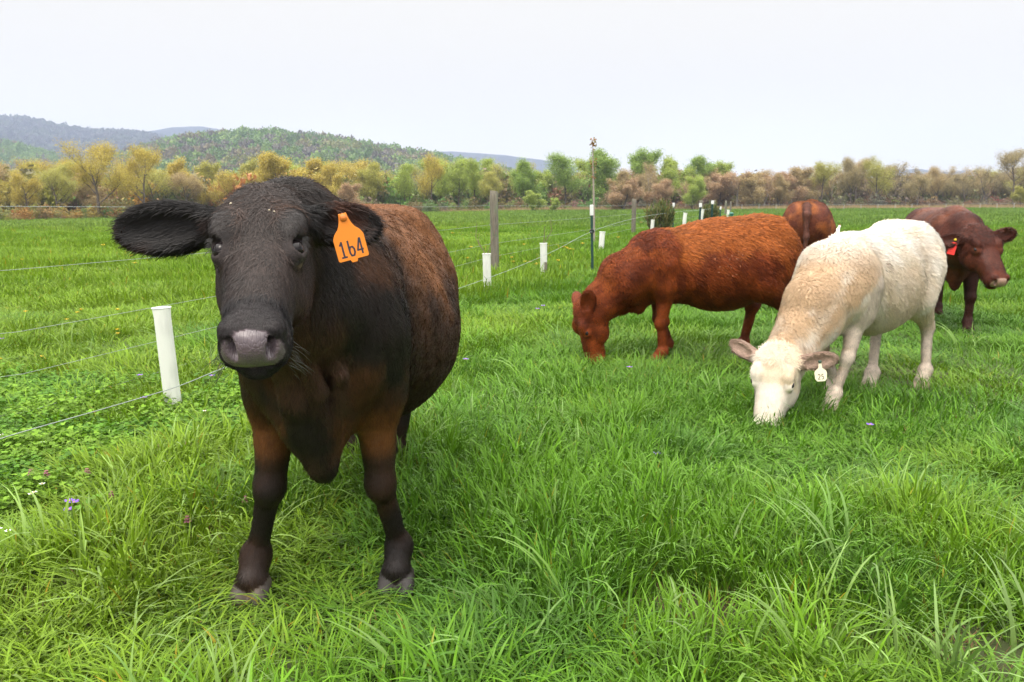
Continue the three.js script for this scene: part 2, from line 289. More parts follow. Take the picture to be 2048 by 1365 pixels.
{ // brush and dry grass at the foot of the tree line
  const R = rng(6), list = [], dry = [], twigs = { P: [], I: [] };
  for (let i = 0; i < 46; i++) { const w = R() * 6.283, l = 0.5 + 0.6 * R(), q = 0.15 + 0.5 * R(); tube([V(Math.cos(w) * 0.1, 0, Math.sin(w) * 0.1), V(Math.cos(w) * q * 0.7, l * 0.55, Math.sin(w) * q * 0.7), V(Math.cos(w) * q, l, Math.sin(w) * q)], [0.02, 0.012, 0.006], 3, twigs); }
  const cl = crownClump(9, 160, 0.075); cl.scale(0.75, 0.9, 0.75);
  const brush = mergeGeometries([geoFrom(twigs.P, twigs.I).toNonIndexed(), cl]);
  for (let i = 0; i < 2300; i++) {
    const px = -260 + 2620 * R(), u = (px - 1024) / 1024, e = lerp(lerp(92, 128, clamp(u + 1, 0, 1)), 150, clamp(u, 0, 1)) - 3 + (i > 1300 ? 14 + 30 * R() : 30 * R() * R()), p = ahead(px, 430, e), s = i > 1300 ? 2.2 + 3.2 * R() : 0.7 + 1.5 * R() * R();
    const q = R(), base = u < -0.3 ? [[0.34, 0.22, 0.045], [0.26, 0.20, 0.06], [0.19, 0.20, 0.055]] : u < 0.2 ? [[0.19, 0.20, 0.055], [0.21, 0.165, 0.085], [0.16, 0.22, 0.05]] : [[0.22, 0.165, 0.10], [0.25, 0.155, 0.085], [0.19, 0.165, 0.07]];
    list.push({ m: trs(p.x, landAt(p.x, p.z) - 0.1, p.z, 0, R() * 6.3, 0, s * (0.9 + 0.4 * R()), s), c: base[Math.floor(q * 3)].map((c) => c * (0.7 + 0.6 * R())) });
  }
  tag(put(instanced('undergrowth', brush, woodsMat, list, null)), 'brown and olive brush filling the foot of the tree line', 'undergrowth', null, 'stuff');
  const blades = []; for (let i = 0; i < 30; i++) { const w = R() * 6.3, r = Math.sqrt(R()), x = Math.cos(w) * r, z = Math.sin(w) * r, h = 0.35 + 0.4 * R(), a = R() * 6.3, b = 0.03; blades.push(x - b * Math.cos(a), 0, z - b * Math.sin(a), x + b * Math.cos(a), 0, z + b * Math.sin(a), x + (R() - 0.5) * 0.25, h, z + (R() - 0.5) * 0.25); }
  const dg = geoFrom(blades);
  for (let i = 0; i < 2200; i++) {
    const px = 880 + 1500 * Math.pow(R(), 0.6), u = (px - 1024) / 1024, e = lerp(lerp(92, 128, clamp(u + 1, 0, 1)), 150, clamp(u, 0, 1)) - 5 - 14 * R() * clamp(u, 0.1, 1), p = ahead(px, 430, e), s = 0.7 + 0.7 * R(), v = 0.7 + 0.5 * R();
    dry.push({ m: trs(p.x, landAt(p.x, p.z), p.z, 0, R() * 6.3, 0, s), c: [0.34 * v, 0.25 * v, 0.13 * v] });
  }
  tag(put(instanced('dry_grass', dg, new THREE.MeshStandardMaterial({ roughness: 1, side: THREE.DoubleSide }), dry, null)), 'tan dry grass strip along the far field edge below the trees', 'dry grass', null, 'stuff');
}


// ------------------------------------------------------------------ fences, tree shelters, saplings, bushes
const woodMat = (() => { // weathered grey post wood: grain along the post
  const W = 128, H = 512, d = new Uint8Array(W * H * 4);
  for (let y = 0; y < H; y++) for (let x = 0; x < W; x++) { const a = x / W * 6.283, gx = Math.cos(a) * 3, gz = Math.sin(a) * 3, g = fbm(gx * 4, y * 0.012, gz * 4, 4), f = noise(gx * 14, y * 0.02, gz * 14), k = fbm(gx, y * 0.02, gz + 40, 3), i = (y * W + x) * 4, v = (0.55 + 0.6 * g) * (f > 0.72 ? 0.72 : 1), li = smoothstep(k, 0.6, 0.75); d[i] = 255 * clamp(lerp(0.54, 0.50, li) * v, 0, 1); d[i + 1] = 255 * clamp(lerp(0.51, 0.56, li) * v, 0, 1); d[i + 2] = 255 * clamp(lerp(0.46, 0.44, li) * v, 0, 1); d[i + 3] = 255; }
  const t = new THREE.DataTexture(d, W, H); t.colorSpace = THREE.SRGBColorSpace; t.magFilter = THREE.LinearFilter; t.wrapS = t.wrapT = THREE.RepeatWrapping; t.needsUpdate = true;
  return new THREE.MeshStandardMaterial({ map: t, bumpMap: t, bumpScale: 0.006, roughness: 0.95 });
})();
const wireMat = new THREE.MeshStandardMaterial({ color: lin(0.31, 0.34, 0.34), roughness: 0.6, metalness: 0.3 });
const polyMat = std([0.33, 0.38, 0.36], 0.7);
const greenSteel = std([0.012, 0.05, 0.042], 0.55), whitePaint = std([0.75, 0.76, 0.76], 0.5), blackPlastic = std([0.02, 0.02, 0.022], 0.5);
function postGeo(h, r, seed) {
  const R = rng(seed), S = 18, N = 12, P = [], I = [], U = [];
  for (let i = 0; i <= N; i++) for (let k = 0; k <= S; k++) { const a = (k % S) / S * 6.283, y = -0.1 + (h + 0.1) * i / N, q = r * (1 + 0.1 * (noise(Math.cos(a) * 1.5 + seed, y * 2.5, Math.sin(a) * 1.5) - 0.5)) * (i === N ? 0.93 : 1); P.push(Math.cos(a) * q, y + (i === N ? Math.cos(a) * 0.008 : 0), Math.sin(a) * q); U.push(k / S, y / 1.4); if (i && k) { const n = i * (S + 1) + k; I.push(n - S - 2, n - 1, n - S - 1, n - S - 1, n - 1, n); } }
  const c = P.length / 3; P.push(0, h + 0.004, 0); U.push(0.5, 0.5); for (let k = 0; k < S; k++) I.push(N * (S + 1) + k, c, N * (S + 1) + k + 1);
  return geoFrom(P, I, null, null, U);
}
const sag = (a, b, n, drop) => Array.from({ length: n + 1 }, (_, i) => a.clone().lerp(b, i / n).add(V(0, -drop * 4 * (i / n) * (1 - i / n), 0)));
{ // the permanent fence: grey posts and five wires
  const line = [[-6.2, -0.6], [-2.55, -4.2], [-0.3, -14.0], [4.62, -30.6], [10.9, -46.5], [14.3, -57], [19.6, -74], [26, -96]].map(([x, z]) => V(x, landAt(x, z), z));
  const f = group('wire_fence', V(0, 0, 0)); tag(f, 'long pasture fence of weathered grey wooden posts and thin steel wires', 'fence');
  const at = [[2, 1.44, 0.072], [3, 1.42, 0.085], [4, 1.42, 0.10], [5, 1.45, 0.10], [6, 1.45, 0.10], [7, 1.4, 0.10]];
  for (const [i, h, r] of at) { const p = part('post', postGeo(h, r, i + 3), woodMat, f); p.position.copy(line[i]); p.rotation.set(0, i * 1.3, i === 2 ? -0.012 : 0.01); }
  const st = new THREE.TorusGeometry(0.014, 0.0035, 5, 10, Math.PI); for (const i of [2, 3, 4]) for (const h of [1.19, 0.86, 0.53, 0.30, 0.09]) { const c = part('staple', st, wireMat, f); c.position.copy(line[i]).add(V(-0.078, h, 0)); c.rotation.set(0, 0, Math.PI / 2); }
  [1.19, 0.86, 0.53, 0.30, 0.09].forEach((h, j) => { const pts = []; for (let i = 0; i < line.length - 1; i++) { const off = V(-0.085, h, 0); pts.push(...sag(line[i].clone().add(off), line[i + 1].clone().add(off), 10, 0.015).slice(i ? 1 : 0)); } part('wire', tube(pts, pts.map((p) => 0.0011 + 0.00007 * Math.min(30, -p.z)), 5), wireMat, f); });
}
{ // the temporary fence: steel posts with white caps and one strand
  const f = group('temporary_fence'); tag(f, 'temporary stock fence of green steel posts with white caps and one pale strand', 'fence');
  const spots = [[1185, 553, 412, 13.6], [1347, 452, 407, 31], [1399, 445, 407.5, 36], [1423, 441, 402, 40], [1439, 440, 414, 46]];
  const feet = spots.map(([px, py, top, d]) => { const p = ahead(px, py, d); p.y = landAt(p.x, p.z); return p; });
  spots.forEach(([px, py, top, d], i) => {
    const h = ahead(px, top, d).y - feet[i].y, sh = new THREE.Shape(); sh.moveTo(-0.024, -0.004); sh.lineTo(0.024, -0.004); sh.lineTo(0.024, 0.004); sh.lineTo(0.004, 0.004); sh.lineTo(0.003, 0.034); sh.lineTo(-0.003, 0.034); sh.lineTo(-0.004, 0.004); sh.lineTo(-0.024, 0.004);
    const g = new THREE.ExtrudeGeometry(sh, { depth: h + 0.2, bevelEnabled: false }); g.rotateX(-Math.PI / 2); g.translate(0, -0.2, 0);
    const w = 1 + Math.min(1.2, i * 0.5), p = part('steel_post', g, greenSteel, f); p.position.copy(feet[i]); p.rotation.set(0, 0.5 + i, i === 0 ? 0.035 : 0.02); p.scale.set(w, 1, w);
    const c = part('cap', new THREE.ExtrudeGeometry(sh, { depth: 0.17, bevelEnabled: true, bevelSize: 0.006, bevelThickness: 0.004, bevelSegments: 1 }), whitePaint, p); c.geometry.rotateX(-Math.PI / 2); c.position.y = h - 0.155;
  });
  const ins = part('insulator', new THREE.TorusGeometry(0.03, 0.013, 6, 12), blackPlastic, f), T = ahead(1184, 463, 13.55); ins.position.copy(T);
  const pts = [[-160, 940, 2.25], [0, 878, 2.66], [200, 820, 3.0], [350, 775, 3.35], [440, 739, 3.75], [600, 680, 4.7], [760, 628, 6.0], [915, 578, 8.2], [1040, 532, 10.4], [1110, 501, 11.8]].map(([x, y, d]) => ahead(x, y, d));
  pts.push(T, ahead(1345, 425, 31), ahead(1400, 420, 36), ahead(1423, 418, 40), ahead(1439, 420, 46));
  const cv = new THREE.CatmullRomCurve3(pts).getPoints(90);
  part('strand', tube(cv, cv.map((p) => 0.0017 + 0.0001 * Math.min(24, -p.z)), 5), polyMat, f);
}
const shelterMat = new THREE.MeshPhysicalMaterial({ color: lin(0.80, 0.81, 0.80), roughness: 0.65, transmission: 0.25, side: THREE.DoubleSide, vertexColors: true });
const twigMat = std([0.16, 0.12, 0.085], 0.95);
// white plastic tree shelters: an open tube with a flared lip, seam and ribs
function shelter(px, footPy, topPx, topPy, dist, rad, label, twigs = 0, stake = false) {
  const a = ahead(px, footPy, dist); a.y = landAt(a.x, a.z) - 0.03; const b = ahead(topPx, topPy, dist - 0.0);
  const g = group('tree_shelter', a); tag(g, label, 'tree shelter');
  const len = b.distanceTo(a), S = 28, N = 24, P = [], I = [], U = [];
  for (let i = 0; i <= N; i++) for (let k = 0; k < S; k++) { const w = k / S * 6.283, t = i / N, r = rad * (1 + (i === N ? 0.10 : i === N - 1 ? 0.04 : 0) + 0.035 * (noise(Math.cos(w) * 1.3 + px, t * 6, Math.sin(w) * 1.3) - 0.5) + (k === 3 ? 0.05 : 0)); P.push(Math.cos(w) * r, t * len, Math.sin(w) * r * 0.94); if (i) { const q = (i - 1) * S + k, q2 = (i - 1) * S + (k + 1) % S; I.push(q, q + S, q2, q2, q + S, q2 + S); } }
  const tones = []; for (let i = 0; i < P.length; i += 3) { const v = 0.86 + 0.14 * smoothstep(fbm(P[i] * 30 + px, P[i + 1] * 7, P[i + 2] * 30, 3), 0.3, 0.6); tones.push(v, v, v * 0.97); }
  const outer = geoFrom(P, I, tones), o = part('sleeve', outer, shelterMat, g), dir = b.clone().sub(a).normalize(); g.quaternion.setFromUnitVectors(V(0, 1, 0), dir);
  const rim = part('rim', new THREE.TorusGeometry(rad * 1.08, rad * 0.09, 6, 28), whitePaint, g); rim.rotation.x = Math.PI / 2; rim.position.y = len; rim.scale.y = 0.94;
  const R = rng(px); for (let i = 0; i < twigs; i++) { const w = R() * 6.3, q = 0.12 + 0.2 * R(), tw = part('twig', tube([V(0, len * 0.5, 0), V(Math.cos(w) * rad * 0.5, len * 1.02, Math.sin(w) * rad * 0.4), V(Math.cos(w) * (rad + q * 0.4), len + q, Math.sin(w) * q * 0.4), V(Math.cos(w) * (rad + q * 0.3), len + q * 1.9, 0)], [0.006, 0.005, 0.004, 0.002].map((v) => v * Math.max(1, dist / 9)), 5), twigMat, g); }
  if (stake) { const s = part('stake', new THREE.BoxGeometry(0.045, len * 0.62, 0.03), woodMat, g); s.position.set(rad * 0.55, len * 0.2, rad * 0.95 + 0.01); const tie = part('tie', new THREE.TorusGeometry(rad * 1.12, 0.005, 5, 24), blackPlastic, g); tie.rotation.x = Math.PI / 2; tie.position.y = len * 0.24; }
}
shelter(350, 836, 322, 616, 4.45, 0.046, 'tall white plastic tree shelter leaning left, beside the black cow\'s head', 0);
shelter(975, 585, 973, 508, 11.1, 0.055, 'white tree shelter with bare twigs, just left of the weathered fence post', 3);
shelter(1088, 559, 1087, 487, 13.0, 0.055, 'white tree shelter with a grey stake, midway between wooden post and green steel post', 2, true);
shelter(1202, 503, 1205, 464, 20.5, 0.068, 'short white tree shelter just right of the green steel post', 0);
shelter(1303, 455, 1306, 440, 28, 0.06, 'white tree shelter with a tall twig in front of the first dark green bush', 1);
shelter(1367, 446, 1371, 426, 33, 0.075, 'tilted white tree shelter between the two dark green bushes', 0);
shelter(1400, 437, 1405, 419, 37, 0.085, 'white tree shelter by a steel post at the left of the second bush', 0);
shelter(1456, 430, 1457, 420, 58, 0.09, 'tiny far white tree shelter right of the second dark green bush', 0);
{ // the tall thin sapling
  const foot = onGround(1188, 492), d = -foot.z, g = group('sapling', foot); tag(g, 'tall thin bare sapling with two leaf tufts, rising behind the green steel post', 'sapling');
  const P = [[1188, 492], [1188, 430], [1187, 370], [1186, 330], [1186, 300], [1185, 284]].map(([x, y]) => ahead(x, y, d).sub(foot));
  part('stem', tube(P, [0.035, 0.032, 0.027, 0.02, 0.014, 0.008], 7), std([0.30, 0.26, 0.22], 0.9), g);
  const R = rng(9), q = [], I = [], C = [];
  for (const [py, n, w] of [[284, 34, 0.10], [296, 12, 0.07], [325, 20, 0.09], [340, 14, 0.10], [352, 10, 0.08]]) { const c0 = ahead(1186, py, d).sub(foot); for (let i = 0; i < n; i++) { const c = V(R() - 0.5, (R() - 0.5) * 1.1, R() - 0.5).multiplyScalar(w * 2).add(c0), a = V(R() - 0.5, R() - 0.5, R() - 0.5).normalize(), b = V(R() - 0.5, R() - 0.5, R() - 0.5).cross(a).normalize(), s = 0.035 * (0.7 + 0.7 * R()), k = q.length / 3, v = 0.7 + 0.6 * R(), m = R() < 0.5 ? [0.30, 0.13, 0.03] : [0.22, 0.17, 0.03]; for (const [x, y] of [[0, -1.2], [0.6, 0], [0, 1.3], [-0.6, 0]]) { q.push(c.x + (a.x * x + b.x * y) * s, c.y + (a.y * x + b.y * y) * s, c.z + (a.z * x + b.z * y) * s); C.push(m[0] * v, m[1] * v, m[2] * v); } I.push(k, k + 1, k + 2, k, k + 2, k + 3); } }
  part('leaves', geoFrom(q, I, C), new THREE.MeshPhysicalMaterial({ roughness: 0.95, transmission: 0.35, side: THREE.DoubleSide, vertexColors: true }), g);
}
// dark green junipers on the fence line: upright sprays of needle-like foliage
function juniper(px, footPy, topPy, dist, wide, label, seed) {
  const a = ahead(px, footPy, dist); a.y = landAt(a.x, a.z); const h = ahead(px, topPy, dist).y - a.y, g = group('juniper_bush', a), R = rng(seed), P = [], I = [], C = [], st = { P: [], I: [] };
  tag(g, label, 'bush');
  for (let i = 0; i < 170; i++) {
    const w = R() * 6.283, rr = Math.sqrt(R()) * wide, y0 = 0.02 + 0.35 * h * R(), L = h * (0.35 + 0.5 * R()) * (1 - 0.35 * rr / wide), b = V(Math.cos(w) * rr * 0.6, y0, Math.sin(w) * rr * 0.6), e = V(Math.cos(w) * rr * 1.15 + (R() - 0.5) * 0.15, Math.min(h, y0 + L), Math.sin(w) * rr * 1.15 + (R() - 0.5) * 0.15);
    if (i < 40) tube([V(0, 0, 0), b, e], [0.02, 0.014, 0.004], 4, st);
    for (let n = 0; n < 22; n++) { const t = 0.1 + 0.9 * R(), c = b.clone().lerp(e, t), d = e.clone().sub(b).normalize().multiplyScalar(0.7).add(V(R() - 0.5, R() * 0.8 - 0.2, R() - 0.5)).normalize(), s = V(R() - 0.5, R() - 0.5, R() - 0.5).cross(d).normalize(), l = 0.10 + 0.10 * R(), k = P.length / 3, v = 0.6 + 0.7 * R(), m = R() < 0.3 ? [0.20, 0.17, 0.045] : [0.105, 0.140, 0.032]; for (const [x, y] of [[-0.022, 0], [0.022, 0], [0.012, l], [-0.004, l * 1.1]]) { P.push(c.x + s.x * x + d.x * y, c.y + s.y * x + d.y * y, c.z + s.z * x + d.z * y); C.push(m[0] * v, m[1] * v, m[2] * v); } I.push(k, k + 1, k + 2, k, k + 2, k + 3); }
  }
  part('stems', geoFrom(st.P, st.I), twigMat, g); part('foliage', geoFrom(P, I, C), new THREE.MeshPhysicalMaterial({ roughness: 0.95, transmission: 0.25, side: THREE.DoubleSide, vertexColors: true }), g);
}
juniper(1319, 470, 402, 29.5, 0.46, 'larger dark green juniper bush behind the grazing red cow\'s back', 21);
juniper(1421, 440, 403, 41, 0.36, 'smaller dark green juniper bush, farther right along the fence line', 22);
{ // the far field fence, posts only a few pixels tall
  const farPost = std([0.38, 0.36, 0.33], 0.9), f = group('far_fence'); tag(f, 'far low fence of pale posts along the edge of the field below the trees', 'fence'); const pts = [];
  for (let i = 0; i < 22; i++) { const px = 1450 + i * 34, p = ahead(px, 420, 118 + i * 0.6); p.y = landAt(p.x, p.z); const q = part('post', new THREE.CylinderGeometry(0.04, 0.045, 1.0, 6).translate(0, 0.5, 0), farPost, f); q.position.copy(p); pts.push(p.clone().add(V(0, 0.92, 0))); }
  part('wire', tube(pts, [0.012], 4), wireMat, f);
  const fe = group('feed_bin', (() => { const p = ahead(1462, 428, 62); p.y = landAt(p.x, p.z); return p; })()); fe.scale.setScalar(0.7); tag(fe, 'small dark green bin far off at the end of the fence line', 'bin');
  part('drum', new THREE.LatheGeometry([[0, 0], [0.24, 0], [0.28, 0.06], [0.29, 0.55], [0.31, 0.58], [0.31, 0.62], [0, 0.62]].map(([x, y]) => new THREE.Vector2(x, y)), 16), std([0.012, 0.10, 0.07], 0.5), fe);
  const lid = part('lid', new THREE.LatheGeometry([[0, 0.16], [0.2, 0.12], [0.33, 0.02], [0.33, 0], [0, 0]].map(([x, y]) => new THREE.Vector2(x, y)), 16), std([0.03, 0.16, 0.12], 0.5), fe); lid.position.y = 0.62;
}

// ------------------------------------------------------------------ cattle: smooth-joined bodies meshed from a distance field
const smin = (a, b, k) => { const h = Math.max(k - Math.abs(a - b), 0) / k; return Math.min(a, b) - h * h * k * 0.25; };
class Body {
  constructor() { this.prims = []; this.F = null; this.K = 1; }
  frame(o, x, y, k = 1) { this.K = k; if (!o) { this.F = null; return this; } const z = V().crossVectors(x, y).normalize(); this.F = o ? { o, x, y, z } : null; return this; }
  p(v) { const F = this.F, a = v.isVector3 ? v : V(...v); return F ? V().copy(F.o).addScaledVector(F.x, a.x * this.K).addScaledVector(F.y, a.y * this.K).addScaledVector(F.z, a.z * this.K) : a; }
  d(v) { const F = this.F, a = v.isVector3 ? v : V(...v); return F ? V().addScaledVector(F.x, a.x).addScaledVector(F.y, a.y).addScaledVector(F.z, a.z) : a; }
  cone(reg, a, b, ra, rb, k = 0.05) {
    a = this.p(a); b = this.p(b); ra *= this.K; rb *= this.K; const ax = a.x, ay = a.y, az = a.z, bx = b.x - ax, by = b.y - ay, bz = b.z - az, L = 1 / Math.max(1e-9, bx * bx + by * by + bz * bz);
    this.prims.push({ reg, k, c: a.clone().add(b).multiplyScalar(0.5), f: (x, y, z) => { x -= ax; y -= ay; z -= az; let t = (x * bx + y * by + z * bz) * L; t = t < 0 ? 0 : t > 1 ? 1 : t; return Math.hypot(x - bx * t, y - by * t, z - bz * t) - (ra + (rb - ra) * t); } }); return this;
  }
  // ellipsoid with half-axes r along frame axes turned so that its x axis is 'ax' and its y axis near 'ay'
  ell(reg, c, r, k = 0.05, ax = null, ay = null, cut = false) {
    const X = this.d(ax ?? [1, 0, 0]).clone().normalize(), Z = V().crossVectors(X, this.d(ay ?? [0, 1, 0])).normalize(), Y = V().crossVectors(Z, X); c = this.p(c);
    const [rx, ry, rz] = r.map((v) => v * this.K);
    this.prims.push({ reg, k, cut, c, f: (x, y, z) => { x -= c.x; y -= c.y; z -= c.z; const u = (x * X.x + y * X.y + z * X.z) / rx, v = (x * Y.x + y * Y.y + z * Y.z) / ry, w = (x * Z.x + y * Z.y + z * Z.z) / rz, q = Math.hypot(u, v, w), g = Math.hypot(u / rx, v / ry, w / rz); return g < 1e-9 ? -Math.min(rx, ry, rz) : q * (q - 1) / g; } }); return this;
  }
  // stations [x, top, bottom, half width] along the frame's x axis
  loft(reg, st, pow, k = 0.05, egg = 0) {
    const F = this.F, n = st.length, K = this.K, it = (x) => { let i = 0; while (i < n - 2 && st[i + 1][0] < x) i++; const a = st[Math.max(0, i - 1)], b = st[i], c = st[i + 1], e = st[Math.min(n - 1, i + 2)], t = clamp((x - b[0]) / (c[0] - b[0]), 0, 1), o = []; for (let j = 1; j < 4; j++) { const m1 = (c[j] - a[j]) / (c[0] - a[0]) * (c[0] - b[0]), m2 = (e[j] - b[j]) / (e[0] - b[0]) * (c[0] - b[0]), t2 = t * t, t3 = t2 * t; o.push((2 * t3 - 3 * t2 + 1) * b[j] + (t3 - 2 * t2 + t) * m1 + (-2 * t3 + 3 * t2) * c[j] + (t3 - t2) * m2); } return o; };
    const T = 200, x0 = st[0][0], x1 = st[n - 1][0], tab = new Float64Array((T + 1) * 3); for (let i = 0; i <= T; i++) tab.set(it(lerp(x0, x1, i / T)), i * 3);
    const f = (x, y, z) => { const q = clamp(x, x0, x1), g = (q - x0) / (x1 - x0) * T, i = Math.min(T - 1, g | 0), t = g - i, a = i * 3, top = tab[a] + (tab[a + 3] - tab[a]) * t, bot = tab[a + 1] + (tab[a + 4] - tab[a + 1]) * t, w = tab[a + 2] + (tab[a + 5] - tab[a + 2]) * t, hh = (top - bot) / 2; const yy = (y - (top + bot) / 2) / hh, e = Math.pow(Math.pow(Math.abs(yy), pow) + Math.pow(Math.abs(z) / (w * (1 - egg * clamp(yy, -1, 1))), pow), 1 / pow), d = (e - 1) * Math.min(hh, w), dx = x - q; return dx === 0 ? d : Math.hypot(Math.max(d, 0), dx); };
    const mid = st[n >> 1]; this.prims.push({ reg, k, c: this.p([mid[0], (mid[1] + mid[2]) / 2, 0]), f: F ? (x, y, z) => { x -= F.o.x; y -= F.o.y; z -= F.o.z; x /= K; y /= K; z /= K; return K * f(x * F.x.x + y * F.x.y + z * F.x.z, x * F.y.x + y * F.y.y + z * F.y.z, x * F.z.x + y * F.z.y + z * F.z.z); } : f }); return this;
  }
  value(x, y, z, list) { let d = 1e3; for (let i = 0; i < list.length; i++) { const q = list[i], e = q.f(x, y, z); if (q.cut) { const h = Math.max(q.k - Math.abs(d + e), 0) / q.k; d = Math.max(d, -e) + h * h * q.k * 0.25; } else d = smin(d, e, q.k); } return d; }
  // surface nets over a grid of cells of side h, evaluated only near the surface
  mesh(h, relief) {
    const lo = V(1e9, 1e9, 1e9), hi = V(-1e9, -1e9, -1e9), all = this.prims;
    for (const q of all) if (!q.cut) { for (const s of [-1, 1]) { // reach of each primitive, found by marching out along the axes
      for (const a of ['x', 'y', 'z']) { let t = 0; const p = q.c.clone(); for (let i = 0; i < 60; i++) { const d = q.f(p.x, p.y, p.z); t += Math.max(0.02, Math.abs(d)); p[a] = q.c[a] + s * t; if (q.f(p.x, p.y, p.z) > 0.03) break; } lo.min(p); hi.max(p); } } }
    lo.addScalar(-0.05); hi.addScalar(0.05); lo.y = Math.max(lo.y, -0.06);
    const B = 6, bx = Math.ceil((hi.x - lo.x) / h / B), by = Math.ceil((hi.y - lo.y) / h / B), bz = Math.ceil((hi.z - lo.z) / h / B), nx = bx * B, ny = by * B, nz = bz * B, G = new Float32Array(nx * ny * nz), near = [];
    const R = B * h * 0.87;
    for (let a = 0; a < bx; a++) for (let b = 0; b < by; b++) for (let c = 0; c < bz; c++) {
      const cx = lo.x + (a + 0.5) * B * h, cy = lo.y + (b + 0.5) * B * h, cz = lo.z + (c + 0.5) * B * h, ds = all.map((q) => q.f(cx, cy, cz)); let m = 1e3; all.forEach((q, i) => { if (!q.cut) m = Math.min(m, ds[i]); });
      const skip = m > R * 1.35 + 0.05 || false, act = skip ? [] : all.filter((q, i) => q.cut ? ds[i] < R * 1.6 + q.k : ds[i] < Math.max(m, 0) + R * 2.6 + q.k);
      let deep = false; if (!skip && m < -R * 3) { deep = !act.some((q) => q.cut); }
      for (let i = a * B; i < a * B + B; i++) for (let j = b * B; j < b * B + B; j++) for (let k = c * B; k < c * B + B; k++) { const x = lo.x + i * h, y = lo.y + j * h, z = lo.z + k * h; let v = skip ? 1 : deep ? -1 : this.value(x, y, z, act); if (!skip && !deep && relief) v += relief(x, y, z); G[(i * ny + j) * nz + k] = v; }
      if (!skip && !deep) near.push([a, b, c, act]);
    }
    const at = new Int32Array(nx * ny * nz).fill(-1), P = [], I = [], reg = [], sx = ny * nz, sy = nz, off = [0, 1, sy, sy + 1, sx, sx + 1, sx + sy, sx + sy + 1], E = [[0, 1], [2, 3], [4, 5], [6, 7], [0, 2], [1, 3], [4, 6], [5, 7], [0, 4], [1, 5], [2, 6], [3, 7]];
    for (let i = 0; i < nx - 1; i++) for (let j = 0; j < ny - 1; j++) for (let k = 0; k < nz - 1; k++) {
      const o = i * sx + j * sy + k; let m = 0; for (let e = 0; e < 8; e++) if (G[o + off[e]] < 0) m |= 1 << e; if (m === 0 || m === 255) continue;
      let x = 0, y = 0, z = 0, n = 0; for (const [a, b] of E) { const va = G[o + off[a]], vb = G[o + off[b]]; if (va < 0 === vb < 0) continue; const t = va / (va - vb); x += (a >> 2 & 1) + t * ((b >> 2 & 1) - (a >> 2 & 1)); y += (a >> 1 & 1) + t * ((b >> 1 & 1) - (a >> 1 & 1)); z += (a & 1) + t * ((b & 1) - (a & 1)); n++; }
      at[o] = P.length / 3; P.push(lo.x + (i + x / n) * h, lo.y + (j + y / n) * h, lo.z + (k + z / n) * h);
    }
    const quad = (a, b, c, d, f) => { if (a < 0 || b < 0 || c < 0 || d < 0) return; f ? I.push(a, b, c, a, c, d) : I.push(a, c, b, a, d, c); };
    for (let i = 1; i < nx - 1; i++) for (let j = 1; j < ny - 1; j++) for (let k = 1; k < nz - 1; k++) {
      const o = i * sx + j * sy + k, s = G[o] < 0;
      if (s !== G[o + sx] < 0) quad(at[o - sy - 1], at[o - 1], at[o], at[o - sy], !s ? false : true);
      if (s !== G[o + sy] < 0) quad(at[o - sx - 1], at[o - sx], at[o], at[o - 1], !s ? false : true);
      if (s !== G[o + 1] < 0) quad(at[o - sx - sy], at[o - sy], at[o], at[o - sx], !s ? false : true);
    }
    // which primitive a vertex belongs to
    const byBlock = new Map(near.map(([a, b, c, act]) => [(a * by + b) * bz + c, act.filter((q) => !q.cut)]));
    for (let v = 0; v < P.length; v += 3) { const a = Math.floor((P[v] - lo.x) / h / B), b = Math.floor((P[v + 1] - lo.y) / h / B), c = Math.floor((P[v + 2] - lo.z) / h / B), act = byBlock.get((a * by + b) * bz + c) ?? all; let m = 1e9, r = ''; for (const q of act) { if (q.cut) continue; const d = q.f(P[v], P[v + 1], P[v + 2]); if (d < m) { m = d; r = q.reg; } } reg.push(r); }
    return { P, I, reg };
  }
}

// hair: tufts of tapering three-sided strands, combed along the coat
function tuftGeo(seed, n, len, wide, fan, curl, radius) {
  const R = rng(seed), P = [], I = [], N = [];
  for (let s = 0; s < n; s++) {
    const x0 = (R() - 0.5) * radius * 2, z0 = (R() - 0.5) * radius * 2, a = (R() - 0.5) * fan, l = len * (0.65 + 0.5 * R()), lift = 0.35 + 0.35 * R(), cu = curl * (R() - 0.5), base = P.length / 3, st = [];
    for (let i = 0; i <= 3; i++) { const t = i / 3, b = a + cu * t; st.push(V(x0 + Math.sin(b) * l * t, l * lift * (t - 0.55 * t * t) - 0.05, z0 + Math.cos(b) * l * t)); }
    for (let i = 0; i < 3; i++) for (let k = 0; k < 3; k++) { const w = k / 3 * 6.283 + 0.5, q = wide * (1 - 0.30 * i), nx = Math.cos(w), ny = Math.sin(w); P.push(st[i].x + nx * q, st[i].y + ny * q, st[i].z); const nn = V(nx * 0.55, ny * 0.55 + 0.75, 0.1).normalize(); N.push(nn.x, nn.y, nn.z); }
    P.push(st[3].x, st[3].y, st[3].z); N.push(0, 1, 0);
    for (let i = 0; i < 2; i++) for (let k = 0; k < 3; k++) { const p = base + i * 3 + k, p2 = base + i * 3 + (k + 1) % 3; I.push(p, p2, p + 3, p2, p2 + 3, p + 3); }
    for (let k = 0; k < 3; k++) I.push(base + 6 + k, base + 6 + (k + 1) % 3, base + 9);
  }
  return geoFrom(P, I, null, N);
}
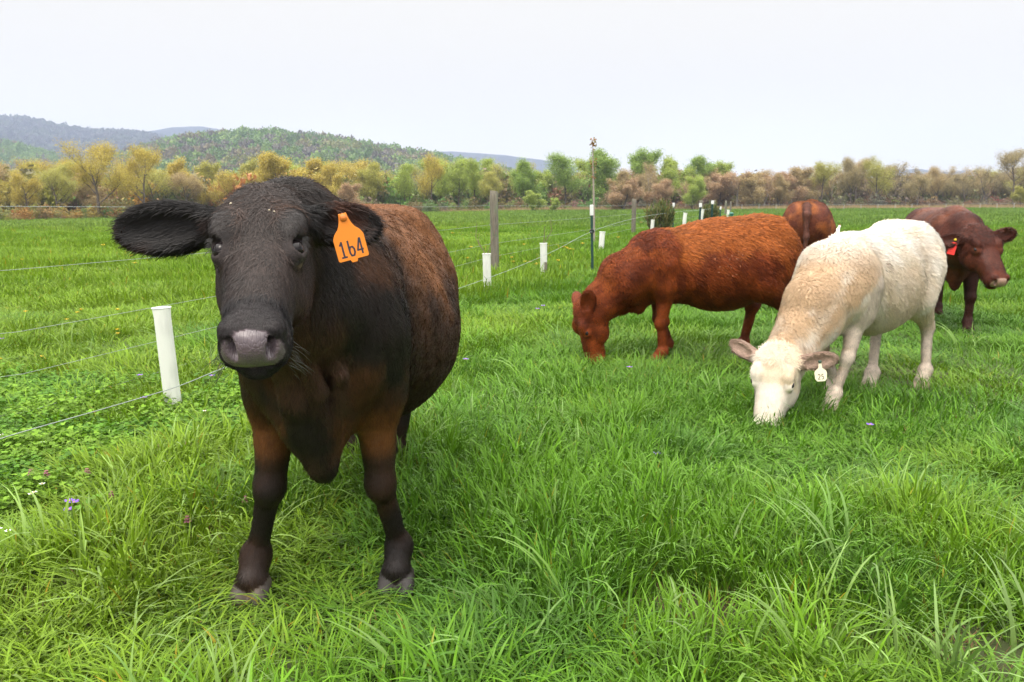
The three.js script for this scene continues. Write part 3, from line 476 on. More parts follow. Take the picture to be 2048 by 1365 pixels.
const pebbles = (() => { const S = 256, d = new Uint8Array(S * S * 4), pts = [], R = rng(2), n = 20; for (let i = 0; i < n * n; i++) pts.push([R(), R()]); for (let y = 0; y < S; y++) for (let x = 0; x < S; x++) { let a = 9, b = 9; const gx = x / S * n, gy = y / S * n, cx = Math.floor(gx), cy = Math.floor(gy); for (let i = -1; i < 2; i++) for (let j = -1; j < 2; j++) { const p = pts[((cy + j + n) % n) * n + (cx + i + n) % n], q = Math.hypot(cx + i + p[0] - gx, cy + j + p[1] - gy); if (q < a) { b = a; a = q; } else if (q < b) b = q; } const v = 255 * (0.55 + 0.45 * smoothstep(b - a, 0.02, 0.35)), o = (y * S + x) * 4; d[o] = d[o + 1] = d[o + 2] = v; d[o + 3] = 255; } const t = new THREE.DataTexture(d, S, S); t.magFilter = THREE.LinearFilter; t.wrapS = t.wrapT = THREE.RepeatWrapping; t.needsUpdate = true; return t; })();
const glossEye = new THREE.MeshPhysicalMaterial({ color: lin(0.012, 0.009, 0.010), roughness: 0.05, specularIntensity: 0.6 });

// a beast 1.2 m at the withers, facing +x, its right side at +z
function cattle(o) {
  const b = new Body(), L = o.legs, T = o.trunk ?? {}, w = T.wide ?? 1, be = T.belly ?? 0, sx = (x) => x < 0 ? x * (T.len ?? 1) : x, LZ = T.legZ ?? 0.165, lr = T.legR ?? 1, fw = T.front ?? 1, drop = (x) => (T.drop ?? 0) * smoothstep(x, T.from ?? -0.5, 0.5);
  b.loft('trunk', [[-0.82, 1.02, 0.84, 0.05], [-0.79, 1.09, 0.78, 0.13], [-0.70, 1.155, 0.68, 0.205 * w], [-0.55, 1.175, 0.60 - be * 0.5, 0.265 * w], [-0.40, 1.165, 0.525 - be, 0.30 * w], [-0.2, 1.155, 0.485 - be, 0.325 * w], [0, 1.155, 0.49 - be, 0.31 * w], [0.2, 1.175, 0.51, 0.268 * w * (0.5 + 0.5 * fw)], [0.36, 1.18, 0.53, 0.235 * w * fw], [0.48, 1.12, 0.56, 0.20 * fw], [0.57, 1.03, 0.62, 0.155 * fw], [0.64, 0.95, 0.72, 0.08]].map(([x, t, bt, q]) => [sx(x), t - drop(x), bt - drop(x) * 0.15, q]), T.pow ?? 2.0, 0.03, T.egg ?? 0.06);
  for (const s of [-1, 1]) {
    b.ell('trunk', [0.40, 0.885 - drop(0.4), s * (T.sh ?? 0.155)], [0.13, 0.215, 0.08], 0.07, [1, -0.25, 0]);   // shoulder
    b.ell('trunk', [0.50, 0.76 - drop(0.4) * 0.3, s * ((T.sh ?? 0.155) - 0.012)], [0.10, 0.12, 0.08], 0.07);
    b.ell('trunk', [sx(-0.60), 0.92, s * 0.145], [0.20, 0.20, 0.105], 0.08);                    // rump
    b.ell('trunk', [sx(-0.555), 0.76, s * 0.158], [0.175, 0.23, 0.105], 0.08, [1, -0.2, 0]);  // thigh
    b.ell('trunk', [sx(-0.50), 1.10, s * 0.11], [0.09, 0.04, 0.05], 0.09);                     // hook bone
  }
  for (const [i, s, key] of [[0, -1, 'fl'], [1, 1, 'fr']]) {
    const [hx, hz, bend = 0] = L[key], R1 = 'leg', top = [0.40, 0.80, s * LZ], el = [0.385 + (hx - 0.40) * 0.15, 0.64, s * LZ + (hz - s * LZ) * 0.12], kn = [0.40 + (hx - 0.40) * 0.55 + bend, 0.355, s * LZ + (hz - s * LZ) * 0.32], fe = [hx - 0.035, 0.125, hz];
    b.cone('foreleg', top, el, 0.10, 0.080, 0.07).cone('foreleg', el, kn, 0.077 * lr, 0.044 * lr, 0.05);
    b.ell('foreleg', [el[0] - 0.035, el[1] + 0.04, el[2]], [0.07, 0.09, 0.06], 0.05);
    b.ell('leg', [kn[0] + 0.006, kn[1], kn[2]], [0.046 * lr, 0.052, 0.047 * lr], 0.02).ell('leg', [kn[0] + 0.026, kn[1] - 0.018, kn[2]], [0.022, 0.03, 0.034 * lr], 0.016).ell('leg', [kn[0] - 0.046, kn[1] + 0.008, kn[2] + s * 0.008], [0.016, 0.03, 0.017], 0.02).cone('leg', kn, fe, 0.037 * lr, 0.031 * lr, 0.025).cone('leg', [kn[0] - 0.03, kn[1] - 0.02, kn[2]], [fe[0] - 0.022, fe[1] + 0.02, fe[2]], 0.018, 0.019, 0.012).ell('leg', fe, [0.042, 0.043, 0.040], 0.022);
    hoof(b, hx, hz, fe);
  }
  for (const [s, key] of [[-1, 'hl'], [1, 'hr']]) {
    const [hx, hz] = L[key], dx = (hx - sx(-0.63)), st = [sx(-0.43) + dx * 0.25, 0.67, s * 0.175], ho = [sx(-0.69) + dx * 0.65, 0.425, s * 0.155 + (hz - s * 0.155) * 0.6], fe = [hx - 0.035, 0.13, hz];
    b.cone('thigh', [sx(-0.53), 0.86, s * 0.155], st, 0.13, 0.113, 0.07).cone('thigh', st, ho, 0.098, 0.044 * lr, 0.06).ell('leg', [ho[0] - 0.012, ho[1] + 0.015, ho[2]], [0.05 * lr, 0.07, 0.041 * lr], 0.03, [0.5, 1, 0]);
    b.cone('leg', ho, fe, 0.043 * lr, 0.033 * lr, 0.03).ell('leg', fe, [0.045, 0.045, 0.043], 0.025);
    hoof(b, hx, hz, fe);
  }
  function hoof(b, hx, hz, fe) {
    b.cone('leg', fe, [hx + 0.012, 0.065, hz], 0.037, 0.043, 0.025);
    for (const q of [-1, 1]) b.cone('hoof', [hx + 0.005, 0.05, hz + q * 0.024], [hx + 0.055, 0.012, hz + q * 0.031], 0.031, 0.030, 0.012).ell('hoof', [hx - 0.055, 0.085, hz + q * 0.022], [0.016, 0.02, 0.014], 0.01);
  }
  // tail
  const tl = o.tail ?? [[-0.75, 1.12, 0], [-0.85, 1.03, 0.01], [-0.885, 0.80, 0.02], [-0.88, 0.55, 0.02], [-0.87, 0.36, 0.02]].map(([x, y, z]) => [sx(x), y, z]), tr = [0.040, 0.030, 0.021, 0.017, 0.028];
  for (let i = 0; i < tl.length - 1; i++) b.cone('tail', tl[i], tl[i + 1], tr[i], tr[i + 1], 0.035);
  b.cone('tail', tl[tl.length - 1], [tl[tl.length - 1][0] + 0.01, tl[tl.length - 1][1] - 0.12, tl[tl.length - 1][2]], 0.034, 0.012, 0.03);
  // head frame: origin at the poll, x towards the muzzle, y out of the face
  const hd = o.head, X = V(...hd.nose).normalize(), Y = V(...hd.face), Z = V().crossVectors(X, Y).normalize(); Y.crossVectors(Z, X);
  const K = hd.size ?? 1, poll = V(...hd.at), HP = (x, y, z) => V().copy(poll).addScaledVector(X, x * K).addScaledVector(Y, y * K).addScaledVector(Z, z * K);
  // neck
  const crest = HP(0.0, -0.075, 0), throat = HP(0.09, -0.165, 0), n = o.neck ?? {};
  const m1 = V(0.42, 1.06 - drop(0.4), 0).lerp(crest, 0.5).add(V(...(n.crest ?? [0, 0.02, 0]))), m2 = V(0.50, 0.86, 0).lerp(throat, 0.5).add(V(...(n.throat ?? [0, 0, 0])));
  b.cone('neck', [0.34, 1.05 - drop(0.34), 0], m1, 0.10, 0.095, 0.09).cone('neck', m1, crest, 0.10, 0.075, 0.07);
  for (const s of [-1, 1]) b.cone('neck', [0.46, 0.88, s * 0.07], m2.clone().add(V(0, 0, s * 0.03)), n.b ?? 0.165, n.r ?? 0.135, 0.09).cone('neck', m2.clone().add(V(0, 0, s * 0.03)), HP(0.075, -0.12, s * 0.03), n.r ?? 0.135, 0.085, 0.06);
  b.cone('neck', m1, m2, 0.10, 0.13, 0.1);
  // brisket and dewlap
  const dw = o.dewlap ?? 0.07, dz = o.dewZ ?? 0; b.ell('brisket', [0.52, 0.62, 0], [0.11, 0.14, 0.10], 0.08).cone('brisket', [0.53, 0.58, 0], [0.56, 0.47 - dw, dz], 0.06, 0.022, 0.05);
  const d2 = V(0.55, 0.56, 0).lerp(throat, 0.45).add(V(...(n.dew ?? [0, -0.06, 0])));
  b.cone('brisket', [0.56, 0.49 - dw * 0.8, dz], d2, 0.026, 0.026, 0.05).cone('brisket', d2, throat, 0.026, 0.028, 0.05);
  // head
  b.frame(poll, X, Y, K);
  const hs = hd.wide ?? 1;
  b.loft('head', [[-0.045, -0.03, -0.10, 0.04], [-0.02, 0.0, -0.12, 0.072 * hs], [0.03, 0.02, -0.15, 0.096 * hs], [0.09, 0.024, -0.185, 0.107 * hs], [0.15, 0.018, -0.205, 0.108 * hs], [0.20, 0.006, -0.205, 0.097 * hs], [0.27, 0.002, -0.18, 0.082 * hs], [0.34, 0.0, -0.15, 0.074 * hs], [0.40, -0.006, -0.125, 0.068 * hs], [0.445, -0.016, -0.115, 0.068 * hs], [0.47, -0.03, -0.108, 0.056 * hs], [0.482, -0.048, -0.09, 0.03]], 2.4, 0.03);
  b.ell('head', [0.385, -0.14, 0], [0.085, 0.028, 0.052 * hs], 0.03);                       // chin
  b.ell('head', [0.425, -0.145, 0], [0.035, 0.022, 0.045 * hs], 0.02);                     // lower lip
  for (const s of [-1, 1]) {
    b.ell('brow', [0.143, 0.003, s * 0.079 * hs], [0.055, 0.030, 0.033], 0.03);               // brow
    b.ell('lid', [0.191, -0.027, s * 0.080 * hs], [0.043, 0.036, 0.028], 0.015);
    b.ell('head', [0.20, -0.145, s * 0.065 * hs], [0.085, 0.06, 0.04], 0.04);               // cheek
    b.ell('head', [0.420, -0.098, s * 0.047 * hs], [0.050, 0.036, 0.024], 0.03);             // upper lip
    b.ell('head', [0.438, -0.034, s * 0.048 * hs], [0.026, 0.020, 0.020], 0.02);              // nostril wing
  }
  b.ell('nose', [0.458, -0.066, 0], [0.035, 0.047, 0.064 * hs], 0.010);
  for (const s of [-1, 1]) {
    b.ell('cut', [0.482, -0.052, s * 0.045 * hs], [0.034, 0.024, 0.0095], 0.007, [0.9, -0.2, s * 0.45], [0, 1, s * 0.5], true);
    if (hd.lids === undefined || hd.lids >= 1) b.ell('cut', [0.197, -0.005, s * 0.098 * hs], [0.0235, 0.0155 * (hd.lids ?? 1), 0.022], 0.004, [1, -0.12, 0], [0, 0.85, -0.5 * s], true);
    b.ell('cut', [0.41, -0.118, s * 0.075 * hs], [0.075, 0.0035, 0.03], 0.006, [1, 0.06, 0], [0, 1, 0], true);
  }
  b.ell('cut', [0.475, -0.113, 0], [0.03, 0.004, 0.07], 0.006, [1, 0, 0], [0, 1, 0], true);
  // ears
  const earAt = [];
  for (const [s, e] of [[-1, o.ears.l], [1, o.ears.r]]) {
    const root = V(0.06, -0.05, s * 0.085 * hs), dir = V(...e.dir).normalize(), open = V(...e.open); open.addScaledVector(dir, -open.dot(dir)).normalize(); const len = e.len ?? 0.215, hw = e.half ?? 0.06, c = root.clone().addScaledVector(dir, len * 0.56), across = V().crossVectors(dir, open);
    b.cone('ear', root, root.clone().addScaledVector(dir, len * 0.3), 0.036, 0.034, 0.03);
    b.ell('ear', c, [len * 0.5, hw, 0.024], 0.02, dir, across);
    b.ell('ear', c.clone().addScaledVector(dir, len * 0.13).addScaledVector(across, (e.droop ?? 0)), [len * 0.36, hw * 0.86, 0.02], 0.02, dir, across);
    b.ell('cut', c.clone().addScaledVector(open, 0.022).addScaledVector(dir, 0.01), [len * 0.42, hw * 0.78, 0.023], 0.012, dir, across, true);
    earAt.push({ c: HP(c.x, c.y, c.z), dir: b.d(dir).clone(), open: b.d(open).clone(), across: b.d(across).clone(), len, hw });
  }
  b.frame(null);
  const extra = o.shape?.(b, HP);
  const relief = (x, y, z) => (fbm(x * 9, y * 9, z * 9 + 5, 2) - 0.5) * (o.lumps ?? 0.008) + ((noise(x * 34, y * 26, z * 34) - 0.5) * (o.curls ?? 0.004) + (noise(x * 15, y * 11 + 4, z * 15) - 0.5) * (o.shag ?? 0)) * smoothstep(y, 0.5, 0.8) * (1 - smoothstep(x, 0.45, 0.62));
  const { P, I, reg } = b.mesh(o.cell, relief);
  const g = group(o.name, V(o.at[0], landAt(o.at[0], o.at[1]), o.at[1])); g.rotation.y = o.turn; g.scale.setScalar(o.scale); tag(g, o.label, o.category);
  const toHead = (x, y, z) => { const q = V(x, y, z).sub(poll); return [q.dot(X) / K, q.dot(Y) / K, q.dot(Z) / K]; };
  const ctx = { toHead, earAt, HP, X, Y, Z, poll };
  // colours, then one mesh per region that is a part of its own
  const C = new Float32Array(P.length); for (let v = 0; v < reg.length; v++) { const c = o.coat(P[v * 3], P[v * 3 + 1], P[v * 3 + 2], reg[v], ctx); C[v * 3] = c[0]; C[v * 3 + 1] = c[1]; C[v * 3 + 2] = c[2]; }
  const G = geoFrom(P, I, C), N = G.attributes.normal.array, kinds = { body: [], nose: [], hoof: [[], [], [], []] };
  for (let i = 0; i < I.length; i += 3) { const r = reg[I[i]]; if (r === 'hoof' && reg[I[i + 1]] === 'hoof' && reg[I[i + 2]] === 'hoof') { const x = P[I[i] * 3], z = P[I[i] * 3 + 2]; let bi = 0, bd = 9; ['fl', 'fr', 'hl', 'hr'].forEach((k, j) => { const d = Math.hypot(x - L[k][0], z - L[k][1]); if (d < bd) { bd = d; bi = j; } }); kinds.hoof[bi].push(I[i], I[i + 1], I[i + 2]); } else if (r === 'nose' && reg[I[i + 1]] === 'nose' && reg[I[i + 2]] === 'nose') kinds.nose.push(I[i], I[i + 1], I[i + 2]); else kinds.body.push(I[i], I[i + 1], I[i + 2]); }
  const sub = (list) => { const map = new Map(), p = [], n = [], c = [], ix = []; for (const i of list) { if (!map.has(i)) { map.set(i, p.length / 3); p.push(P[i * 3], P[i * 3 + 1], P[i * 3 + 2]); n.push(N[i * 3], N[i * 3 + 1], N[i * 3 + 2]); c.push(C[i * 3], C[i * 3 + 1], C[i * 3 + 2]); } ix.push(map.get(i)); } return geoFrom(p, ix, c, n); };
  const coatMat = new THREE.MeshPhysicalMaterial({ vertexColors: true, roughness: 0.8, specularIntensity: 0.35 });
  part('body', sub(kinds.body), coatMat, g);
  if (kinds.nose.length) { const ng = sub(kinds.nose), np = ng.attributes.position, uv = []; for (let i = 0; i < np.count; i++) { const q = toHead(np.getX(i), np.getY(i), np.getZ(i)); uv.push(q[2] * 9, (q[1] + q[0] * 0.5) * 9); } ng.setAttribute('uv', new THREE.Float32BufferAttribute(uv, 2)); part('nose', ng, new THREE.MeshPhysicalMaterial({ vertexColors: true, roughness: 0.42, bumpMap: pebbles, bumpScale: 0.0016, roughnessMap: pebbles, clearcoat: 0.35, clearcoatRoughness: 0.3 }), g); }
  for (const h of kinds.hoof) if (h.length) part('hoof', sub(h), new THREE.MeshStandardMaterial({ vertexColors: true, roughness: 0.6 }), g);
  const eg = new THREE.SphereGeometry(0.0212, 24, 16);
  for (const s of [-1, 1]) { const e = part('eye', eg, glossEye, g); if ((hd.lids ?? 1) >= 1) { e.scale.setScalar(K * (hd.eye ?? 1)); e.position.copy(HP(0.197, -0.0200, s * 0.0815 * hs)); } else { const out = V().addScaledVector(Y, 0.5).addScaledVector(Z, 0.86 * s).normalize(), up = V().crossVectors(X, out).normalize(); e.quaternion.setFromRotationMatrix(new THREE.Matrix4().makeBasis(X, V().crossVectors(out, X).normalize(), out)); e.scale.set(K * 0.85, K * hd.lids, K * 0.5); e.position.copy(HP(0.195, -0.0135, s * 0.0985 * hs)); } }
  // the coat's hair
  const R = rng(o.seed ?? 1), area = new Float64Array(I.length / 3 + 1), va = V(), vb = V(), vc = V();
  const eyes = [-1, 1].map((s) => HP(0.197, -0.006, s * 0.099 * hs)), weight = (v) => { const q = V(P[v * 3], P[v * 3 + 1], P[v * 3 + 2]); return eyes.some((e) => e.distanceTo(q) < 0.027) ? null : o.hair(q.x, q.y, q.z, reg[v], ctx); };
  const hw = reg.map((r, v) => (r === 'nose' || r === 'hoof') ? null : weight(v));
  for (let t = 0; t < I.length / 3; t++) { const a = I[t * 3], q = I[t * 3 + 1], c = I[t * 3 + 2]; va.fromArray(P, a * 3); vb.fromArray(P, q * 3).sub(va); vc.fromArray(P, c * 3).sub(va); const h = hw[a]; area[t + 1] = area[t] + (h && hw[q] && hw[c] ? vb.cross(vc).length() * 0.5 * h.density : 0); }
  const lists = [[], [], []], total = area[area.length - 1], M = new THREE.Matrix4(), n3 = V(), f = V(), r3 = V();
  for (let i = 0; i < o.tufts; i++) {
    const q = R() * total; let a = 0, z = area.length - 1; while (z - a > 1) { const m = (a + z) >> 1; area[m] <= q ? a = m : z = m; }
    let u = R(), w = R(); if (u + w > 1) { u = 1 - u; w = 1 - w; } const A = I[a * 3], B = I[a * 3 + 1], D = I[a * 3 + 2], x = P[A * 3] + u * (P[B * 3] - P[A * 3]) + w * (P[D * 3] - P[A * 3]), y = P[A * 3 + 1] + u * (P[B * 3 + 1] - P[A * 3 + 1]) + w * (P[D * 3 + 1] - P[A * 3 + 1]), zz = P[A * 3 + 2] + u * (P[B * 3 + 2] - P[A * 3 + 2]) + w * (P[D * 3 + 2] - P[A * 3 + 2]);
    const h = hw[A]; n3.set(N[A * 3], N[A * 3 + 1], N[A * 3 + 2]); f.set(...h.flow(x, y, zz)); f.x += (R() - 0.5) * h.mess; f.y += (R() - 0.5) * h.mess; f.z += (R() - 0.5) * h.mess; f.addScaledVector(n3, -f.dot(n3)); if (f.lengthSq() < 1e-6) continue; f.normalize(); r3.crossVectors(n3, f);
    const s = h.len * (0.7 + 0.6 * R()), v = (h.lo ?? 0.65) + (h.span ?? 0.7) * R(), c = o.coat(x, y, zz, reg[A], ctx), lift = h.lift ?? 1;
    M.makeBasis(r3.clone().multiplyScalar((s + (o.hairRef ?? 0.03)) * 0.5), n3.clone().multiplyScalar(s * lift), f.clone().multiplyScalar(s)); M.setPosition(x, y, zz);
    lists[h.curly ? 2 : i & 1].push({ m: M.clone(), c: [c[0] * v, c[1] * v, c[2] * v] });
  }
  const ref = o.hairRef ?? 0.03, st = (o.strand ?? 0.0012) / ref, rad = (o.tuft ?? 0.011) / ref, hairMat = new THREE.MeshPhysicalMaterial({ roughness: o.hairRough ?? 0.55, specularIntensity: o.hairShine ?? 0.5 });
  const geos = [tuftGeo(1, 8, 1, st, 0.45, 0.5, rad), tuftGeo(2, 8, 1, st, 0.7, 0.8, rad), tuftGeo(3, 9, 1, st, 1.2, 2.6, rad)];
  lists.forEach((l, i) => { if (l.length) { const m = instanced('hair', geos[i], hairMat, l, g); tag(m, null, null, null, 'stuff'); } });
  o.more?.(g, ctx, part);
  return { g, ctx };
}

// ------------------------------------------------------------------ ear tags
function tagPlate(kind, color, number, ink) {
  const sh = new THREE.Shape();
  if (kind === 'wide') { sh.moveTo(-0.009, 0.115); sh.lineTo(0.009, 0.115); sh.quadraticCurveTo(0.012, 0.09, 0.022, 0.078); sh.quadraticCurveTo(0.036, 0.066, 0.037, 0.055); sh.lineTo(0.037, 0.008); sh.quadraticCurveTo(0.037, 0.003, 0.032, 0.003); sh.lineTo(0.009, 0.003); sh.lineTo(0.006, -0.004); sh.lineTo(-0.006, -0.004); sh.lineTo(-0.009, 0.003); sh.lineTo(-0.032, 0.003); sh.quadraticCurveTo(-0.037, 0.003, -0.037, 0.008); sh.lineTo(-0.037, 0.055); sh.quadraticCurveTo(-0.036, 0.066, -0.022, 0.078); sh.quadraticCurveTo(-0.012, 0.09, -0.009, 0.115); }
  else if (kind === 'round') { sh.moveTo(-0.006, 0.1); sh.lineTo(0.006, 0.1); sh.lineTo(0.009, 0.072); sh.lineTo(0.026, 0.058); sh.lineTo(0.030, 0.048); sh.lineTo(0.028, 0.016); sh.lineTo(0.018, 0.004); sh.lineTo(-0.018, 0.004); sh.lineTo(-0.028, 0.016); sh.lineTo(-0.030, 0.048); sh.lineTo(-0.026, 0.058); sh.lineTo(-0.009, 0.072); sh.lineTo(-0.006, 0.1); }
  else { sh.moveTo(-0.014, 0.085); sh.lineTo(0.014, 0.085); sh.lineTo(0.022, 0.07); sh.lineTo(0.024, 0.0); sh.lineTo(-0.024, 0.0); sh.lineTo(-0.022, 0.07); sh.lineTo(-0.014, 0.085); }
  const g = new THREE.ExtrudeGeometry(sh, { depth: 0.0016, bevelEnabled: true, bevelSize: 0.0007, bevelThickness: 0.0006, bevelSegments: 2, curveSegments: 8 }), p = g.attributes.position, uv = [];
  const cv = document.createElement('canvas'), S = 512; cv.width = cv.height = S; const x = cv.getContext('2d'); x.fillStyle = color; x.fillRect(0, 0, S, S);
  x.strokeStyle = ink; x.lineCap = 'butt'; x.lineJoin = 'round';
  const X = (v) => (v + 0.06) / 0.12 * S, Yc = (v) => S - (v + 0.005) / 0.12 * S, poly = (pts) => { x.beginPath(); pts.forEach(([a, b], i) => i ? x.lineTo(X(a), Yc(b)) : x.moveTo(X(a), Yc(b))); x.stroke(); };
  const digits = { 1: [[[0.15, 0.78], [0.5, 1], [0.5, 0]], [[0.05, 0.02], [0.95, 0.02]]], 6: [[[0.15, 1.02], [0.12, 0.5], [0.14, 0.2], [0.3, 0.02], [0.7, 0.02], [0.9, 0.2], [0.9, 0.42], [0.7, 0.58], [0.35, 0.58], [0.14, 0.42]]], 4: [[[0.72, 0], [0.72, 1], [0.62, 1], [0.05, 0.28], [1.0, 0.28]]], 2: [[[0.08, 0.78], [0.22, 0.98], [0.7, 0.98], [0.9, 0.8], [0.86, 0.55], [0.08, 0.03], [0.98, 0.03]]], 5: [[[0.88, 0.97], [0.2, 0.97], [0.14, 0.55], [0.62, 0.6], [0.9, 0.42], [0.88, 0.15], [0.65, 0.02], [0.1, 0.06]]] };
  if (number) { const [w, h, gap, y0] = kind === 'wide' ? [0.0155, 0.038, 0.0055, 0.011] : [0.012, 0.026, 0.005, 0.014], tot = number.length * w + (number.length - 1) * gap; x.lineWidth = (kind === 'wide' ? 0.0044 : 0.0034) / 0.12 * S; [...number].forEach((d, i) => digits[d].forEach((q) => poly(q.map(([a, b]) => [-tot / 2 + i * (w + gap) + a * w, y0 + b * h])))); }
  else { x.fillStyle = ink; for (let i = 0; i < 3; i++) x.fillRect(X(-0.012), Yc(0.05 - i * 0.016), 0.024 / 0.12 * S * (0.6 + 0.2 * i), 5); }
  for (let i = 0; i < p.count; i++) uv.push((p.getX(i) + 0.06) / 0.12, (p.getY(i) + 0.005) / 0.12);
  g.setAttribute('uv', new THREE.Float32BufferAttribute(uv, 2));
  const t = new THREE.CanvasTexture(cv); t.colorSpace = THREE.SRGBColorSpace;
  return { g, mat: new THREE.MeshPhysicalMaterial({ map: t, roughness: 0.5, clearcoat: 0.2, clearcoatRoughness: 0.4 }) };
}
// hang a tag by its top from 'at', facing 'face', leaning 'lean' to its right
function hangTag(g, at, face, lean, plate, size, stud) {
  const z = V(...face).normalize(), up = V(0, 1, 0), x = V().crossVectors(up, z).normalize(), y = V().crossVectors(z, x), y2 = y.clone().multiplyScalar(Math.cos(lean)).addScaledVector(x, Math.sin(lean)), x2 = V().crossVectors(y2, z);
  const m = part('ear_tag', plate.g, plate.mat, g); m.matrixAutoUpdate = true; m.quaternion.setFromRotationMatrix(new THREE.Matrix4().makeBasis(x2, y2, z)); m.scale.setScalar(size); m.position.copy(at).addScaledVector(y2, -0.107 * size);
  const s = part('stud', new THREE.LatheGeometry([[0, 0.006], [0.004, 0.0055], [0.009, 0.002], [0.0095, 0], [0, 0]].map(([a, b]) => new THREE.Vector2(a, b)), 18).rotateX(Math.PI / 2), stud, m); s.position.set(0, 0.105, 0.0024);
}

// ------------------------------------------------------------------ coats
const GRAZE_EARS = { l: { dir: [-0.9, -0.05, -0.42], open: [0.0, 0.45, -1], len: 0.20, half: 0.056 }, r: { dir: [-0.75, -0.15, 0.6], open: [0.1, 0.35, 1], len: 0.20, half: 0.052 } };
function hairRules(o) { // lengths in metres by region; the flow is the way the coat lies
  const body = { density: 1, len: o.body, mess: o.mess, lift: o.lift ?? 1, lo: o.lo ?? 0.5, span: o.span ?? 1.0, curly: o.curly, flow: (x, y, z) => [-0.8, -0.55, 0] };
  const front = { ...body, len: o.front, curly: false, flow: (x, y, z) => [-0.35, -1, 0] };
  const neckF = { ...body, len: o.neck, curly: o.curlyNeck, flow: (x, y, z) => [-0.45, -1, 0] };
  const leg = { density: 1.5, len: o.leg, mess: 0.35, lo: 0.65, span: 0.7, lift: 0.6, flow: () => [-0.15, -1, 0] };
  const tailH = { density: 2, len: 0.06, mess: 0.3, lo: 0.6, span: 0.8, flow: () => [-0.1, -1, 0] };
  let ctx0 = null; const hd = (ox, oy) => (x, y, z) => { const [a, b, c] = ctx0.toHead(x, y, z), r = V().addScaledVector(ctx0.X, a - ox + 0.02).addScaledVector(ctx0.Y, (b - oy) * 0.6).addScaledVector(ctx0.Z, c * 1.2); return [r.x, r.y, r.z]; };
  const fore = { density: 1.6, len: o.fore, mess: o.foreMess ?? 0.5, lo: o.lo ?? 0.35, span: (o.span ?? 1.3), lift: o.foreLift ?? 1, curly: o.curlyFore, flow: hd(0.02, 0.03) };
  const face = { density: 1.9, len: o.face, mess: 0.35, lo: o.lo ?? 0.3, span: (o.span ?? 1.4), lift: 0.55, flow: hd(0.0, 0.0) };
  const muzzle = { ...face, density: 1.2, len: 0.007, lift: 0.5 };
  const lid = { ...face, density: 1.4, len: 0.006, lift: 0.4 };
  const browF = { ...face, density: 1.3, len: 0.010, lift: 0.35, mess: 0.2, lo: 0.75, span: 0.5 };
  const earOut = { density: 2.2, len: o.ear, mess: 0.5, lo: 0.55, span: 0.8, lift: 0.9, flow: null };
  const ears = [0, 1].map((i) => ({ ...earOut, flow: () => { const e = ctx0.earAt[i]; return [e.dir.x - e.across.x * 0.35, e.dir.y - 0.55, e.dir.z]; } }));
  return (x, y, z, reg, ctx) => {
    ctx0 = ctx;
    if (reg === 'trunk' || reg === 'thigh') return x + (fbm(x * 9, y * 9, z * 9, 2) - 0.5) * 0.34 > 0.40 ? front : y < 0.5 && reg === 'thigh' ? leg : body;
    if (reg === 'neck') return neckF; if (reg === 'brisket') return front; if (reg === 'tail') return y > 0.55 ? leg : tailH;
    if (reg === 'foreleg') return y > 0.55 ? front : leg; if (reg === 'leg') return leg;
    if (reg === 'ear') { const q = V(x, y, z); return ears[q.distanceTo(ctx.earAt[0].c) < q.distanceTo(ctx.earAt[1].c) ? 0 : 1]; }
    if (reg === 'lid') return lid; if (reg === 'brow') return o.smoothBrow ? browF : face;
    const [a, b] = ctx.toHead(x, y, z); return a < (o.foreTo ?? 0.15) ? fore : a > 0.37 ? muzzle : face;
  };
}
